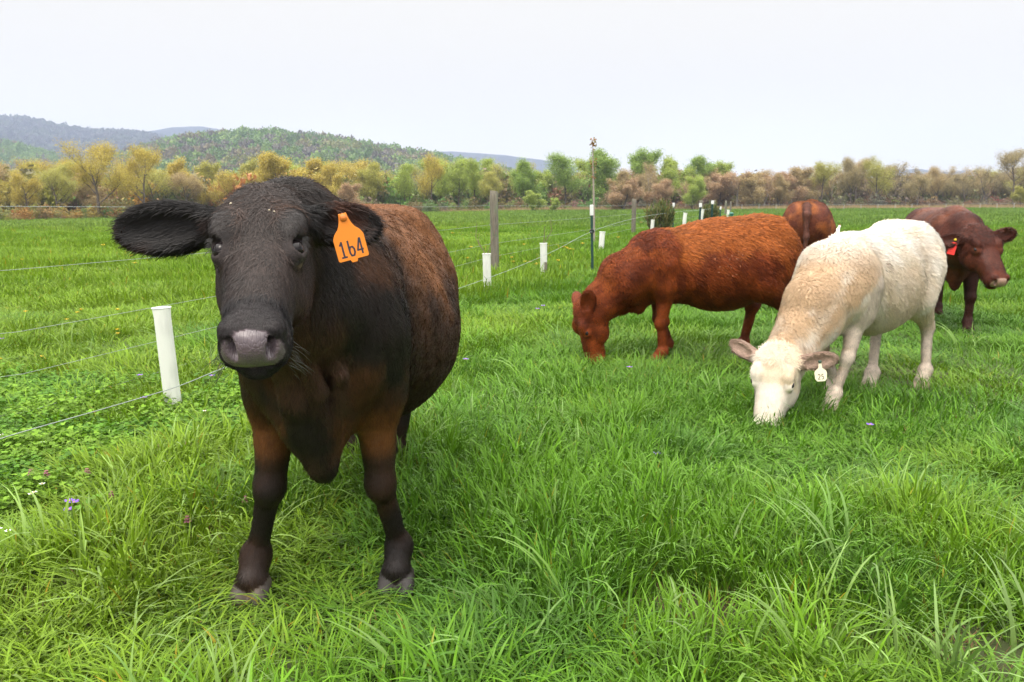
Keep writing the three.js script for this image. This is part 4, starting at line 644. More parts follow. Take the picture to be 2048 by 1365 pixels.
{ // 1. the black heifer
  const coat = (x, y, z, reg, c) => {
    const n = fbm(x * 7, y * 7, z * 7, 3), g = noise(x * 45, y * 45, z * 45), black = [0.0175, 0.0125, 0.0110], neckBack = reg === 'neck' && x < 0.46, rust = [0.105, 0.040, 0.014], brown = [0.29, 0.118, 0.042];
    let k = black;
    if (reg === 'trunk' || reg === 'tail' || reg === 'thigh' || neckBack) { const back = 1 - smoothstep(x + (n - 0.5) * 0.25, 0.14, 0.36); k = mixc(black, mixc([0.060, 0.027, 0.014], brown, smoothstep(y + (n - 0.5) * 0.5, 0.72, 1.06)), back * (0.45 + 0.75 * n)); k = mixc(k, rust, smoothstep(n, 0.42, 0.7) * 0.6 * smoothstep(x, 0.2, 0.4)); }
    if ((reg === 'brisket' || reg === 'foreleg' || (reg === 'trunk' && x > 0.3)) && y < 0.68) { const band = smoothstep(y, 0.42, 0.50) * (1 - smoothstep(y + (n - 0.5) * 0.2, 0.56, 0.66)) * smoothstep(Math.abs(z + 0.015), 0.03, 0.075); k = mixc(k, [0.16, 0.060, 0.018], band * smoothstep(n, 0.28, 0.58)); }
    if (reg === 'foreleg' || reg === 'leg') k = mixc(k, [0.095, 0.036, 0.013], smoothstep(n, 0.44, 0.68) * lerp(0.25, 0.5, smoothstep(y, 0.38, 0.6)));
    if (reg === 'neck' && !neckBack) k = mixc(black, [0.060, 0.029, 0.019], smoothstep(n, 0.40, 0.72) * 0.8);
    if (reg === 'head' || reg === 'lid' || reg === 'ear' || reg === 'brow') {
      const [a, b, d] = c.toHead(x, y, z); k = mixc([0.017, 0.0135, 0.0130], [0.052, 0.033, 0.027], n);
      if (reg === 'brow') k = mixc([0.018, 0.0155, 0.0155], [0.034, 0.025, 0.022], n);
      const rim = Math.exp(-(((a - 0.10) / 0.05) ** 2 + ((Math.abs(d) - 0.055) / 0.018) ** 2)) + Math.exp(-(((a - 0.075) / 0.03) ** 2 + ((Math.abs(d) - 0.095) / 0.03) ** 2)) + 0.8 * Math.exp(-(((a + 0.01) / 0.018) ** 2 + (d / 0.016) ** 2)) * 1.4;
      if (reg === 'head') { k = mixc(k, [0.115, 0.048, 0.022], clamp(rim, 0, 1) * (0.1 + 0.75 * g * g)); if (a > 0.36) k = mixc(k, [0.016, 0.015, 0.017], 0.8); k = mixc(k, [0.07, 0.028, 0.013], smoothstep(-b, 0.10, 0.16) * smoothstep(a, 0.05, 0.15) * (1 - smoothstep(a, 0.30, 0.38)) * smoothstep(n, 0.35, 0.6) * 0.8); }
      if (reg === 'lid') { const q = Math.hypot((a - 0.228) / 0.014, (b + 0.05) / 0.013); k = mixc([0.042, 0.034, 0.033], [0.26, 0.19, 0.14], (1 - smoothstep(q, 0.5, 1.3)) * 0.8); }
      if (reg === 'ear') k = mixc([0.008, 0.0065, 0.0065], [0.085, 0.030, 0.015], smoothstep(n, 0.52, 0.70) * 0.8);
    }
    if (reg === 'nose') k = mixc([0.115, 0.088, 0.098], [0.085, 0.066, 0.075], g);
    if (reg === 'brisket') k = mixc(k, [0.075, 0.036, 0.021], 0.75 * smoothstep(n, 0.3, 0.65));
    if (reg === 'hoof') k = mixc([0.026, 0.021, 0.019], [0.085, 0.062, 0.042], smoothstep(n, 0.5, 0.65));
    return k;
  };
  cattle({
    name: 'black_heifer', category: 'cow', label: 'black-brown heifer with orange ear tag 164, standing in front and facing the camera', cell: 0.0062, seed: 11,
    at: [-0.556, -2.74], turn: -91 * Math.PI / 180, scale: 1.02, legs: { fl: [0.36, -0.195, 0.01], fr: [0.43, 0.232, 0.0], hl: [-0.62, -0.03], hr: [-0.70, 0.17] },
    head: { at: [0.755, 1.21, 0.036], nose: [0.77, -0.55, -0.165], face: [0.55, 0.79, -0.10], wide: 0.94, lids: 1.3, eye: 1.04 }, neck: { crest: [0, 0.01, 0], throat: [0.0, -0.03, 0.0], r: 0.108, b: 0.132, dew: [0.0, -0.1, -0.015] }, dewlap: 0.02, trunk: { sh: 0.125, legZ: 0.138, legR: 0.90, front: 0.88, egg: 0.16, wide: 1.04, belly: 0.06 }, dewZ: -0.03,
    ears: { l: { dir: [0.0, -0.03, -1], open: [0.72, 0.68, -0.15], len: 0.172, half: 0.047, droop: 0.004 }, r: { dir: [0.02, -0.03, 1], open: [0.72, 0.68, 0.15], len: 0.222, half: 0.056, droop: 0.004 } },
    shape: (b, HP) => { const j = HP(0.16, -0.17, -0.025), j2 = HP(0.10, -0.16, -0.055); b.cone('brisket', j, [0.66, 0.70, -0.05], 0.018, 0.020, 0.018).cone('brisket', [0.66, 0.70, -0.05], [0.585, 0.47, -0.04], 0.020, 0.022, 0.018).cone('brisket', j2, [0.63, 0.74, -0.10], 0.016, 0.018, 0.016).cone('brisket', [0.63, 0.74, -0.10], [0.58, 0.54, -0.06], 0.018, 0.014, 0.018).cone('brisket', HP(0.12, -0.17, 0.03), [0.63, 0.66, 0.035], 0.016, 0.017, 0.018).cone('brisket', [0.63, 0.66, 0.035], [0.585, 0.50, 0.0], 0.017, 0.012, 0.018); },
    coat, hair: hairRules({ body: 0.030, front: 0.019, neck: 0.024, leg: 0.012, smoothBrow: true, fore: 0.027, foreMess: 0.25, foreLift: 0.62, face: 0.021, ear: 0.024, mess: 1.0, curly: true, lift: 1.1 }), tufts: 125000, strand: 0.00115, hairRough: 0.48, hairShine: 0.6,
    more: (g, c) => {
      const e = c.earAt[0], p = e.c.clone().addScaledVector(e.open, 0.052).addScaledVector(e.dir, 0.008);
      hangTag(g, p.add(V(0, 0.010, 0)), [0.93, -0.06, -0.36], -0.24, tagPlate('wide', '#f08a20', '164', '#2c2a3a'), 0.98, std([0.55, 0.16, 0.02], 0.5));
      const R = rng(3), bits = []; // whiskers of the muzzle and lashes
      const wh = { P: [], I: [] };
      for (let i = 0; i < 64; i++) { const s = R() < 0.5 ? -1 : 1, a = 0.40 + 0.06 * R(), b = -0.09 - 0.07 * R(), d = s * (0.055 + 0.022 * R()) * 1.03, p0 = c.HP(a, b, d), dir = V().addScaledVector(c.Z, s * (0.7 + 0.5 * R())).addScaledVector(c.Y, -0.5 - R()).addScaledVector(c.X, 0.3 * (R() - 0.3)).normalize(), l = 0.02 + 0.035 * R(); tube([p0, p0.clone().addScaledVector(dir, l * 0.6), p0.clone().addScaledVector(dir, l).add(V(0, -0.006, 0))], [0.0006, 0.0005, 0.0002], 3, wh); }
      const wk = part('whisker', geoFrom(wh.P, wh.I), std([0.035, 0.032, 0.03], 0.5), g); tag(wk, null, null, null, 'stuff');
      const la = { P: [], I: [] }; for (const s of [-1, 1]) for (let i = 0; i < 22; i++) { const t = i / 21, p0 = c.HP(0.174 + 0.044 * t, 0.003 - 0.012 * Math.abs(t - 0.4), s * 0.096), dir = V().addScaledVector(c.Z, s * (0.9 + 0.3 * R())).addScaledVector(c.Y, -0.15).addScaledVector(c.X, (t - 0.4) * 0.8 + 0.2 * (R() - 0.5)).normalize(), l = 0.012 + 0.008 * R(); tube([p0, p0.clone().addScaledVector(dir, l * 0.6), p0.clone().addScaledVector(dir, l).add(V(0, -0.004, 0))], [0.0006, 0.0005, 0.0002], 3, la); }
      const lk = part('eyelash', geoFrom(la.P, la.I), std([0.012, 0.01, 0.01], 0.5), g); tag(lk, null, null, null, 'stuff');
      // flecks of dry chaff stuck in the hair of the face
      const fl = [[0.150, 0.022, 0.083, 0.005], [0.156, 0.0205, 0.080, 0.004], [0.159, 0.019, 0.085, 0.003], [0.098, 0.038, 0.06, 0.003], [0.125, 0.037, -0.025, 0.0025], [0.13, 0.037, -0.036, 0.0025]];
      for (const [a, b, d, r] of fl) { const f = part('chaff', new THREE.TetrahedronGeometry(r, 1), std([0.62, 0.55, 0.40], 0.9), g); f.position.copy(c.HP(a, b, d)); f.rotation.set(a * 90, b * 200, d * 70); f.scale.set(1.3, 0.7, 1); }
    },
  });
}
const redCoat = (dark, mid, light, o = {}) => (x, y, z, reg, c) => {
  const n = fbm(x * 13, y * 11, z * 13, 3), g = fbm(x * 6 + 5, y * 7, z * 6, 3), sp = noise(x * 40, y * 40, z * 40);
  let k = mixc(dark, mid, smoothstep(n, 0.3, 0.62));
  if (reg === 'trunk' || reg === 'thigh') k = mixc(k, light, smoothstep(g * 0.6 + n * 0.4 + (y - 0.85) * (o.tip ?? 0.45), 0.46, 0.68) * (o.tips ?? 0.85) * (1 - smoothstep(x, 0.5, 0.62)));
  if (reg === 'neck') k = mixc(k, light, smoothstep(n, 0.56, 0.74) * 0.35 * (o.tips ?? 1));
  
  if (reg === 'ear') k = mixc(dark, mid, n * 0.8);
  if (reg === 'nose') k = o.nose ?? [0.16, 0.06, 0.045];
  if (reg === 'hoof') k = [0.045, 0.03, 0.025];
  return o.more ? o.more(k, x, y, z, reg, n, sp, c) : k;
};
{ // 2. the grazing red heifer
  const r = cattle({
    name: 'red_heifer', category: 'cow', label: 'shaggy orange-red heifer grazing in profile, head down facing left', cell: 0.0095, seed: 12, at: [1.49, -6.06], turn: Math.atan2(-0.12, -0.99), scale: 0.95,
    legs: { fl: [0.44, -0.16, 0.0], fr: [0.29, 0.17, 0.0], hl: [-0.62, -0.16], hr: [-0.36, 0.15] }, head: { at: [1.06, 0.455, 0.0], nose: [-0.16, -0.98, -0.06], face: [0.98, -0.16, -0.12], wide: 1, lids: 0.75 },
    neck: { crest: [0.03, 0.05, 0], throat: [-0.02, 0.03, 0], r: 0.14, dew: [0.0, -0.04, 0] }, dewlap: 0.03, trunk: { len: 0.79, legR: 0.92, wide: 0.92, belly: 0.045, drop: 0.16, from: -0.1 }, ears: GRAZE_EARS, curls: 0.006, shag: 0.010, lumps: 0.010,
    coat: redCoat([0.135, 0.026, 0.007], [0.250, 0.052, 0.011], [0.46, 0.140, 0.026], { tips: 0.6, tip: 1.3 }), hair: hairRules({ body: 0.046, front: 0.022, neck: 0.04, leg: 0.015, fore: 0.034, foreTo: 0.10, face: 0.018, ear: 0.018, mess: 0.75, curly: false, curlyNeck: true, lift: 1.15 }), tufts: 50000, strand: 0.0026, tuft: 0.016,
    more: (g, c) => { const R = rng(8); for (let i = 0; i < 16; i++) { const a = -0.18 + 0.26 * R(), y = 0.72 + 0.2 * R(); const f = part('straw', new THREE.TetrahedronGeometry(0.011, 0), std([0.30, 0.12, 0.055], 0.9), g); f.position.set(a, y, -0.325 + 0.03 * Math.abs(y - 0.8)); f.scale.set(0.35, 1.5, 0.35); f.rotation.set(R() * 3, R() * 3, R() * 3); } },
  });
}
{ // 3. the cream calf
  const coat = (x, y, z, reg, c) => {
    const n = fbm(x * 9, y * 9, z * 9, 3), g = fbm(x * 2.6 + 3, y * 3, z * 2.6, 3), white = [0.92, 0.86, 0.78], tan = [0.66, 0.46, 0.29], cream = [0.86, 0.75, 0.61];
    let k = mixc(cream, white, smoothstep(n, 0.3, 0.6));
    if (reg === 'trunk' || reg === 'thigh') { k = mixc(k, [0.64, 0.49, 0.34], smoothstep(g + (0.84 - y) * 0.5, 0.42, 0.64) * 0.8 * (1 - smoothstep(y, 0.96, 1.08))); const m = noise(x * 30, y * 30, z * 30) * 0.6 + noise(x * 75, y * 75, z * 75) * 0.4, zone = Math.exp(-(((x - 0.19) / 0.055) ** 2) - ((y - 0.88) / 0.09) ** 2) + Math.exp(-(((x + 0.30) / 0.05) ** 2) - ((y - 0.80) / 0.14) ** 2) + 0.8 * Math.exp(-(((x + 0.14) / 0.09) ** 2) - ((y - 0.58) / 0.07) ** 2); k = mixc(k, [0.16, 0.10, 0.06], smoothstep(m, 0.63, 0.72) * clamp(zone * 1.3, 0, 0.95)); }
    if (reg === 'neck' || reg === 'trunk') { const w = smoothstep(x + 0.3 * (fbm(x * 7, y * 7, z * 7, 2) - 0.5), 0.0, 0.62) * (1 - 0.7 * smoothstep(y, 0.90, 1.06)), t = smoothstep(0.35 * fbm(x * 22, y * 22, z * 22, 2) + 0.65 * fbm(x * 4, y * 5 + x * 5, z * 4, 2), 0.24, 0.54); k = mixc(k, tan, t * w); }
    if (reg === 'brisket') k = mixc(k, tan, 0.55 * n + 0.2);
    if (reg === 'foreleg' || reg === 'leg') { k = mixc([0.76, 0.65, 0.55], [0.66, 0.53, 0.43], n); if (y > 0.28 && y < 0.42 && x > 0) k = mixc(k, [0.40, 0.25, 0.12], smoothstep(n, 0.42, 0.62) * 0.7); }
    if (reg === 'head' || reg === 'lid' || reg === 'brow') { const [a] = c.toHead(x, y, z); k = mixc([0.80, 0.64, 0.46], [0.90, 0.80, 0.68], smoothstep(n, 0.3, 0.65)); if (a > 0.2) k = mixc(k, [0.84, 0.76, 0.68], 0.7); }
    if (reg === 'ear') k = mixc([0.34, 0.21, 0.16], [0.52, 0.38, 0.30], n);
    if (reg === 'nose') k = [0.45, 0.26, 0.20];
    if (reg === 'hoof') k = [0.34, 0.26, 0.19];
    return k;
  };
  cattle({
    name: 'cream_calf', category: 'cow', label: 'fluffy cream-white calf with pale ear tag 25, head down in the grass', cell: 0.0085, seed: 13, at: [2.20, -4.945], turn: Math.atan2(-0.69, -0.72), scale: 0.93,
    legs: { fl: [0.59, -0.09, -0.01], fr: [0.24, 0.07, -0.01], hl: [-0.55, -0.23], hr: [-0.20, 0.0] }, head: { at: [1.05, 0.455, 0.05], nose: [0.23, -0.42, -0.054], face: [0.89, 0.42, -0.22], wide: 1.08, size: 1.08, lids: 0.42 },
    neck: { crest: [0.02, 0.03, 0], throat: [-0.03, 0.02, 0], r: 0.122, b: 0.145, dew: [0, -0.02, 0] }, dewlap: 0.0, trunk: { sh: 0.132, legZ: 0.15, legR: 0.80, wide: 0.84, belly: 0.05, drop: 0.09 }, tail: [[-0.75, 1.12, 0], [-0.84, 1.03, 0.0], [-0.86, 0.80, 0.0], [-0.855, 0.66, 0.0]],
    ears: { l: { dir: [-0.32, -0.15, -1], open: [0.55, 0.8, -0.1], len: 0.205, half: 0.046 }, r: { dir: [-0.50, -0.15, 1], open: [0.3, 0.9, 0.3], len: 0.205, half: 0.042 } }, curls: 0.003, shag: 0.004, lumps: 0.008,
    coat, hair: hairRules({ body: 0.044, front: 0.030, neck: 0.046, leg: 0.016, fore: 0.040, foreTo: 0.085, foreMess: 0.4, face: 0.016, ear: 0.014, mess: 0.6, curly: false, curlyNeck: true, lift: 0.9, foreLift: 1.0, lo: 0.84, span: 0.36 }), tufts: 64000, strand: 0.0017, tuft: 0.014, hairRough: 0.7,
    more: (g, c) => { const e = c.earAt[0]; hangTag(g, e.c.clone().addScaledVector(e.open, 0.018).addScaledVector(e.dir, 0.01), [0.80, 0.15, -0.58], -0.1, tagPlate('round', '#e9dfc0', '25', '#26241f'), 1.12, std([0.03, 0.06, 0.04], 0.5)); },
  });
}
{ // 4. the dark red bull
  cattle({
    name: 'dark_red_bull', category: 'cow', label: 'dark red bull with small red ear tag, looking right, behind the cream calf', cell: 0.0105, seed: 14, at: [4.25, -7.9], turn: Math.atan2(-0.97, -0.26), scale: 1.0,
    legs: { fl: [0.54, -0.15, 0.0], fr: [0.26, 0.15, 0.0], hl: [-0.62, -0.16], hr: [-0.72, 0.17] }, head: { at: [0.88, 1.005, -0.07], nose: [0.28, -0.36, -0.127], face: [0.68, 0.60, -0.315], wide: 1.14, size: 1.15, lids: 0.5 },
    neck: { crest: [0, 0.0, 0], throat: [0, -0.02, 0], r: 0.145, dew: [0, 0.0, 0] }, dewlap: 0.02, trunk: { wide: 1.05, belly: 0.02 },
    ears: { l: { dir: [-0.12, 0.12, -1], open: [0.6, 0.7, -0.2], len: 0.20, half: 0.052 }, r: { dir: [-0.15, -0.45, 1], open: [0.4, 0.8, 0.5], len: 0.18, half: 0.05 } },
    coat: redCoat([0.066, 0.017, 0.010], [0.105, 0.027, 0.014], [0.16, 0.050, 0.020], { nose: [0.31, 0.19, 0.14], tips: 0.5, more: (k, x, y, z, reg, n, sp, c) => { if (reg === 'lid') return mixc(k, [0.13, 0.045, 0.025], 0.4); if (reg === 'leg' || reg === 'foreleg') return mixc(k, [0.028, 0.010, 0.008], 0.6); return k; } }),
    hair: hairRules({ body: 0.016, front: 0.014, neck: 0.018, leg: 0.012, fore: 0.030, face: 0.013, ear: 0.018, mess: 0.5, lift: 0.6 }), tufts: 36000, strand: 0.0026, tuft: 0.018, hairRef: 0.02, hairRough: 0.45,
    more: (g, c) => { const e = c.earAt[1]; hangTag(g, e.c.clone().addScaledVector(e.open, 0.016).addScaledVector(e.dir, -0.02), [0.75, 0.1, 0.35], 0.2, tagPlate('tall', '#e02a20', '', '#4a0f0c'), 1.25, std([0.6, 0.45, 0.02], 0.5)); const R = rng(4), w = { P: [], I: [] }; for (let i = 0; i < 12; i++) { const p = c.HP(0.40 + 0.05 * R(), -0.125, 0.06 + 0.02 * R()); tube([p, p.clone().add(V(0.02 * (R() - 0.3), -0.02 - 0.02 * R(), 0.02 * R())), p.clone().add(V(0.03 * (R() - 0.3), -0.03 - 0.03 * R(), 0.04 * R()))], [0.0025, 0.002, 0.0008], 4, w); } tag(part('grass_blade', geoFrom(w.P, w.I), std([0.09, 0.2, 0.03], 0.8), g), null, null, null, 'stuff'); },
  });
}
{ // 5. the red cow seen from behind
  cattle({
    name: 'red_cow', category: 'cow', label: 'smooth red cow seen from behind, rump towards us between the grazing heifer and the calf', cell: 0.012, seed: 15, at: [3.62, -9.80], turn: Math.atan2(0.92, 0.39), scale: 1.06,
    legs: { fl: [0.42, -0.16, 0.0], fr: [0.36, 0.17, 0.0], hl: [-0.62, -0.16], hr: [-0.68, 0.17] }, head: { at: [0.99, 0.475, 0.0], nose: [0.05, -0.99, 0], face: [0.99, 0.05, 0] },
    dewlap: 0.03, trunk: { wide: 0.90, belly: 0.05 }, ears: GRAZE_EARS, coat: redCoat([0.120, 0.034, 0.020], [0.175, 0.050, 0.024], [0.36, 0.115, 0.030], { tips: 0.7, more: (k, x, y, z, reg, n) => reg === 'tail' ? mixc([0.115, 0.045, 0.033], [0.15, 0.06, 0.042], n) : k }),
    hair: hairRules({ body: 0.018, front: 0.016, neck: 0.02, leg: 0.014, fore: 0.03, face: 0.014, ear: 0.018, mess: 0.6, lift: 0.7 }), tufts: 20000, strand: 0.003, tuft: 0.02, hairRef: 0.022,
  });
}
{ // two white hens far behind, between the red cow and the calf
  const hen = (px, py, dist, turn, label) => {
    const p = ahead(px, py, dist); p.y = landAt(p.x, p.z) + 0.03; const b = new Body(), g = group('white_hen', p); g.rotation.y = turn; g.scale.setScalar(1.1); tag(g, label, 'hen');
    b.ell('body', [0, 0.22, 0], [0.17, 0.12, 0.11], 0.05).ell('body', [0.10, 0.25, 0], [0.08, 0.09, 0.075], 0.05).cone('body', [-0.12, 0.26, 0], [-0.24, 0.36, 0], 0.06, 0.025, 0.05).cone('body', [0.14, 0.28, 0], [0.19, 0.40, 0], 0.05, 0.033, 0.04).ell('body', [0.20, 0.415, 0], [0.042, 0.036, 0.032], 0.02);
    for (const s of [-1, 1]) b.ell('body', [-0.02, 0.23, s * 0.095], [0.14, 0.08, 0.03], 0.03);
    const { P, I } = b.mesh(0.012, null); part('body', geoFrom(P, I), std([0.78, 0.76, 0.72], 0.9), g);
    const comb = part('comb', new THREE.ExtrudeGeometry(new THREE.Shape([[0, 0], [0.06, 0], [0.066, 0.022], [0.05, 0.014], [0.04, 0.032], [0.028, 0.016], [0.014, 0.028], [0.004, 0.012]].map(([x, y]) => new THREE.Vector2(x, y))), { depth: 0.008, bevelEnabled: false }), std([0.5, 0.03, 0.02], 0.6), g); comb.position.set(0.17, 0.442, -0.004);
    const bk = part('beak', new THREE.ConeGeometry(0.014, 0.04, 8).rotateZ(-Math.PI / 2), std([0.5, 0.33, 0.08], 0.5), g); bk.position.set(0.255, 0.41, 0);
    for (const s of [-1, 1]) part('leg', tube([V(0.01, 0.14, s * 0.05), V(0.02, 0.06, s * 0.05), V(0.0, 0, s * 0.05), V(0.05, -0.01, s * 0.05)], [0.012, 0.009, 0.009, 0.006], 6), std([0.5, 0.36, 0.1], 0.6), g);
  };
  hen(1651, 475, 27.5, 2.6, 'white hen half hidden by the red cow seen from behind, left of the pair');
  hen(1668, 476, 27, 0.4, 'white hen just above the cream calf\'s back, right of the pair');
}

// ------------------------------------------------------------------ grass
function bladeTuft(seed, n, rad, h0, h1, wide, curve, segs = 4, flat = 0) {
  const R = rng(seed), P = [], I = [], C = [];
  for (let i = 0; i < n; i++) {
    const a = R() * 6.283, r = rad * Math.sqrt(R()), x = Math.cos(a) * r, z = Math.sin(a) * r, h = h0 + (h1 - h0) * R(), lean = (0.1 + R() * 0.55) + flat, dir = a + (R() - 0.5) * 2.4, bend = curve * (0.35 + R()), w = wide * (0.6 + 0.7 * R()), tw = dir + Math.PI / 2 + (R() - 0.5) * 1.2, v = 0.72 + 0.56 * R(), dry = R() < 0.004, tip = R() < 0.008;
    let px = x, py = -0.01, pz = z, t0 = lean * 0.35; const b = P.length / 3;
    for (let s = 0; s <= segs; s++) {
      const t = s / segs, ww = w * (s === segs ? 0 : Math.min(1, 0.55 + 1.2 * t) * Math.pow(1 - t, 0.45)) * 0.5, cx = Math.cos(tw + t * 0.5) * ww, cz = Math.sin(tw + t * 0.5) * ww;
      const c = dry ? [2.2, 1.0, 1.9] : mixc([0.95, 0.95, 0.8], [1.02, 1.03, 1.25], t), k = tip && t > 0.7 ? [1.9, 1.0, 1.2] : c;
      if (s < segs) { P.push(px - cx, py, pz - cz, px + cx, py, pz + cz); C.push(...k.map((q) => q * v), ...k.map((q) => q * v)); } else { P.push(px, py, pz); C.push(...k.map((q) => q * v)); }
      const th = t0 + bend * t * 1.25, st = h / segs; px += Math.cos(dir) * Math.sin(th) * st; pz += Math.sin(dir) * Math.sin(th) * st; py += Math.cos(th) * st;
      if (s) { const q = b + (s - 1) * 2; s < segs ? I.push(q, q + 2, q + 1, q + 1, q + 2, q + 3) : I.push(q, q + 2, q + 1); }
    }
  }
  return geoFrom(P, I, C);
}
const grassMat = new THREE.MeshPhysicalMaterial({ vertexColors: true, roughness: 0.9, transmission: 0.26, side: THREE.DoubleSide, clearcoat: 0.3, clearcoatRoughness: 0.33, specularIntensity: 0.3 });
{
  const R = rng(40), lush = [0.098, 0.228, 0.007], yellow = [0.172, 0.285, 0.010], blue = [0.062, 0.168, 0.016], pale = [0.20, 0.30, 0.09];
  const tone = (x, z) => { const a = fbm(x * 0.9, z * 0.9, 1, 3), b = fbm(x * 2.6, z * 2.6, 7, 3), c = fbm(x * 0.22, z * 0.22, 4, 3); let k = mixc(lush, yellow, smoothstep(a * 0.6 + c * 0.4 - clamp(x * 0.02, -0.08, 0.08), 0.38, 0.60)); k = mixc(k, blue, smoothstep(b + clamp(x * 0.03, -0.1, 0.12), 0.50, 0.72) * 0.7); const v = 0.82 + 0.36 * R(); return k.map((q) => q * v); };
  const height = (x, z) => 0.42 + 0.95 * smoothstep(fbm(x * 1.5, z * 1.5, 21, 3), 0.30, 0.72);
  const worn = [[1.22, -2.02, 0.16], [1.18, -1.92, 0.22], [0.55, -2.25, 0.20], [2.35, -3.0, 0.30], [-1.52, -2.25, 0.13], [-1.05, -2.75, 0.2]];
  const bare = (x, z) => { let v = 1; for (const [a, b, r] of worn) v = Math.min(v, smoothstep(Math.hypot(x - a, z - b), r * 0.3, r * 1.2)); return v; };
  const hooves = [[-0.80, -2.18], [-0.36, -2.25]], low = (x, z) => { let v = 1; for (const [a, b] of hooves) v = Math.min(v, 0.16 + 0.84 * smoothstep(Math.hypot(x - a, (z - b) * 0.8), 0.12, 0.5)); return v; };
  const weedy = (x, z) => smoothstep(-x - 1.0 + 0.5 * (fbm(x * 2, z * 2, 3, 2) - 0.5), 0.0, 0.3) * smoothstep(-z, 2.35, 2.9) * (1 - smoothstep(-z, 4.8, 5.6)) * smoothstep(fbm(x * 1.4, z * 1.4, 13, 3), 0.28, 0.42);
  const farMat = new THREE.MeshStandardMaterial({ vertexColors: true, roughness: 0.75, side: THREE.DoubleSide });
  const sow = (name, geos, n, z0, z1, pow, s0, s1, label, use) => {
    const lists = geos.map(() => []);
    for (let i = 0; i < n; i++) {
      const d = z0 + (z1 - z0) * Math.pow(R(), pow), x = (R() * 2 - 1) * (d * 0.76 + 0.75), z = -d; const k = use(x, z, R); if (!k) continue;
      const s = (s0 + (s1 - s0) * R()), hh = k.h ?? 1, lean = 0.22 * (fbm(x * 0.8, z * 0.8, 31, 2) - 0.5) * 2; lists[k.g ?? i % geos.length].push({ m: trs(x, landAt(x, z), z, lean, R() * 6.283, (R() - 0.5) * 0.25, s, s * hh, s), c: k.c ?? tone(x, z) });
    }
    geos.forEach((g, i) => { if (lists[i].length) tag(put(instanced(name, g, z0 > 10 ? farMat : grassMat, lists[i], null)), label, 'grass', null, 'stuff'); });
    return lists.reduce((a, l) => a + l.length, 0);
  };
  const A = [bladeTuft(1, 100, 0.15, 0.09, 0.19, 0.0074, 1.3), bladeTuft(2, 100, 0.15, 0.08, 0.22, 0.0084, 1.8), bladeTuft(3, 104, 0.16, 0.05, 0.14, 0.0062, 1.1)];
  const Lg = [bladeTuft(4, 9, 0.06, 0.20, 0.36, 0.0088, 1.6, 6), bladeTuft(5, 8, 0.06, 0.20, 0.34, 0.0080, 2.2, 7), bladeTuft(6, 7, 0.05, 0.16, 0.26, 0.0072, 0.9, 5)];
  const M = [bladeTuft(7, 220, 0.40, 0.07, 0.19, 0.0075, 1.0, 3), bladeTuft(8, 220, 0.40, 0.08, 0.22, 0.008, 1.5, 3)];
  const F = [bladeTuft(9, 330, 1.05, 0.06, 0.19, 0.016, 1.0, 2), bladeTuft(10, 330, 1.05, 0.07, 0.22, 0.018, 1.3, 2)];
  const G = [bladeTuft(11, 150, 2.0, 0.07, 0.20, 0.05, 0.9, 2)];
  const cover = (x, z) => { const b = bare(x, z), w = weedy(x, z); if (R() > 0.25 + 0.75 * b) return null; if (R() < w * 0.5) return null; return { h: height(x, z) * low(x, z) * (0.45 + 0.55 * b) * (1 - 0.5 * w) }; };
  sow('pasture_grass', A, 2300, 1.0, 4.2, 0.62, 0.8, 1.25, 'thick green pasture grass in the near part of the field', cover);
  sow('tall_grass', Lg, 1350, 1.0, 7.5, 0.65, 0.75, 1.2, 'longer arching grass blades standing in clumps among the near grass', (x, z) => { const c = fbm(x * 1.5, z * 1.5, 21, 3), w = weedy(x, z); if (R() > smoothstep(c, 0.36, 0.62) * (1 - 0.85 * smoothstep(-z, 3.6, 5.2)) || R() < w * 0.9) return null; const v = 0.85 + 0.4 * R(); return { h: (0.75 + 0.4 * R()) * low(x, z), c: mixc(tone(x, z), pale, 0.35 + 0.4 * R()).map((q) => q * v) }; });
  sow('pasture_grass', M, 2900, 3.2, 13, 0.68, 0.8, 1.3, 'green grass of the middle part of the field round the grazing animals', (x, z) => R() < weedy(x, z) * 0.6 ? null : { h: 0.30 + 0.46 * smoothstep(fbm(x * 0.9, z * 0.9, 21, 3), 0.3, 0.7) });
  sow('pasture_grass', F, 7600, 9.5, 46, 0.62, 0.8, 1.3, 'green grass of the field beyond the animals', (x, z) => ({ h: 0.42 + 0.55 * smoothstep(fbm(x * 0.4, z * 0.4, 21, 3), 0.3, 0.7), c: mixc(tone(x, z), yellow, 0.35) }));
  sow('pasture_grass', G, 17000, 37, 142, 0.62, 0.9, 1.3, 'far green grass reaching to the tree line', (x, z) => ({ h: 0.7 + 0.6 * fbm(x * 0.1, z * 0.1, 21, 3), c: mixc(tone(x, z), [0.128, 0.190, 0.028], 0.55) }));
  // dead blades and thatch on the worn spots
  const th = bladeTuft(15, 22, 0.10, 0.05, 0.13, 0.004, 0.5, 2, 1.1); sow('dead_grass', [th], 2600, 1.2, 4.5, 0.7, 0.8, 1.2, 'pale dead grass lying on the worn spots', (x, z) => { const b = bare(x, z); return R() > (1 - b) * 0.9 + 0.045 ? null : { h: 0.8, c: mixc([0.22, 0.12, 0.05], [0.14, 0.085, 0.04], R()) }; });
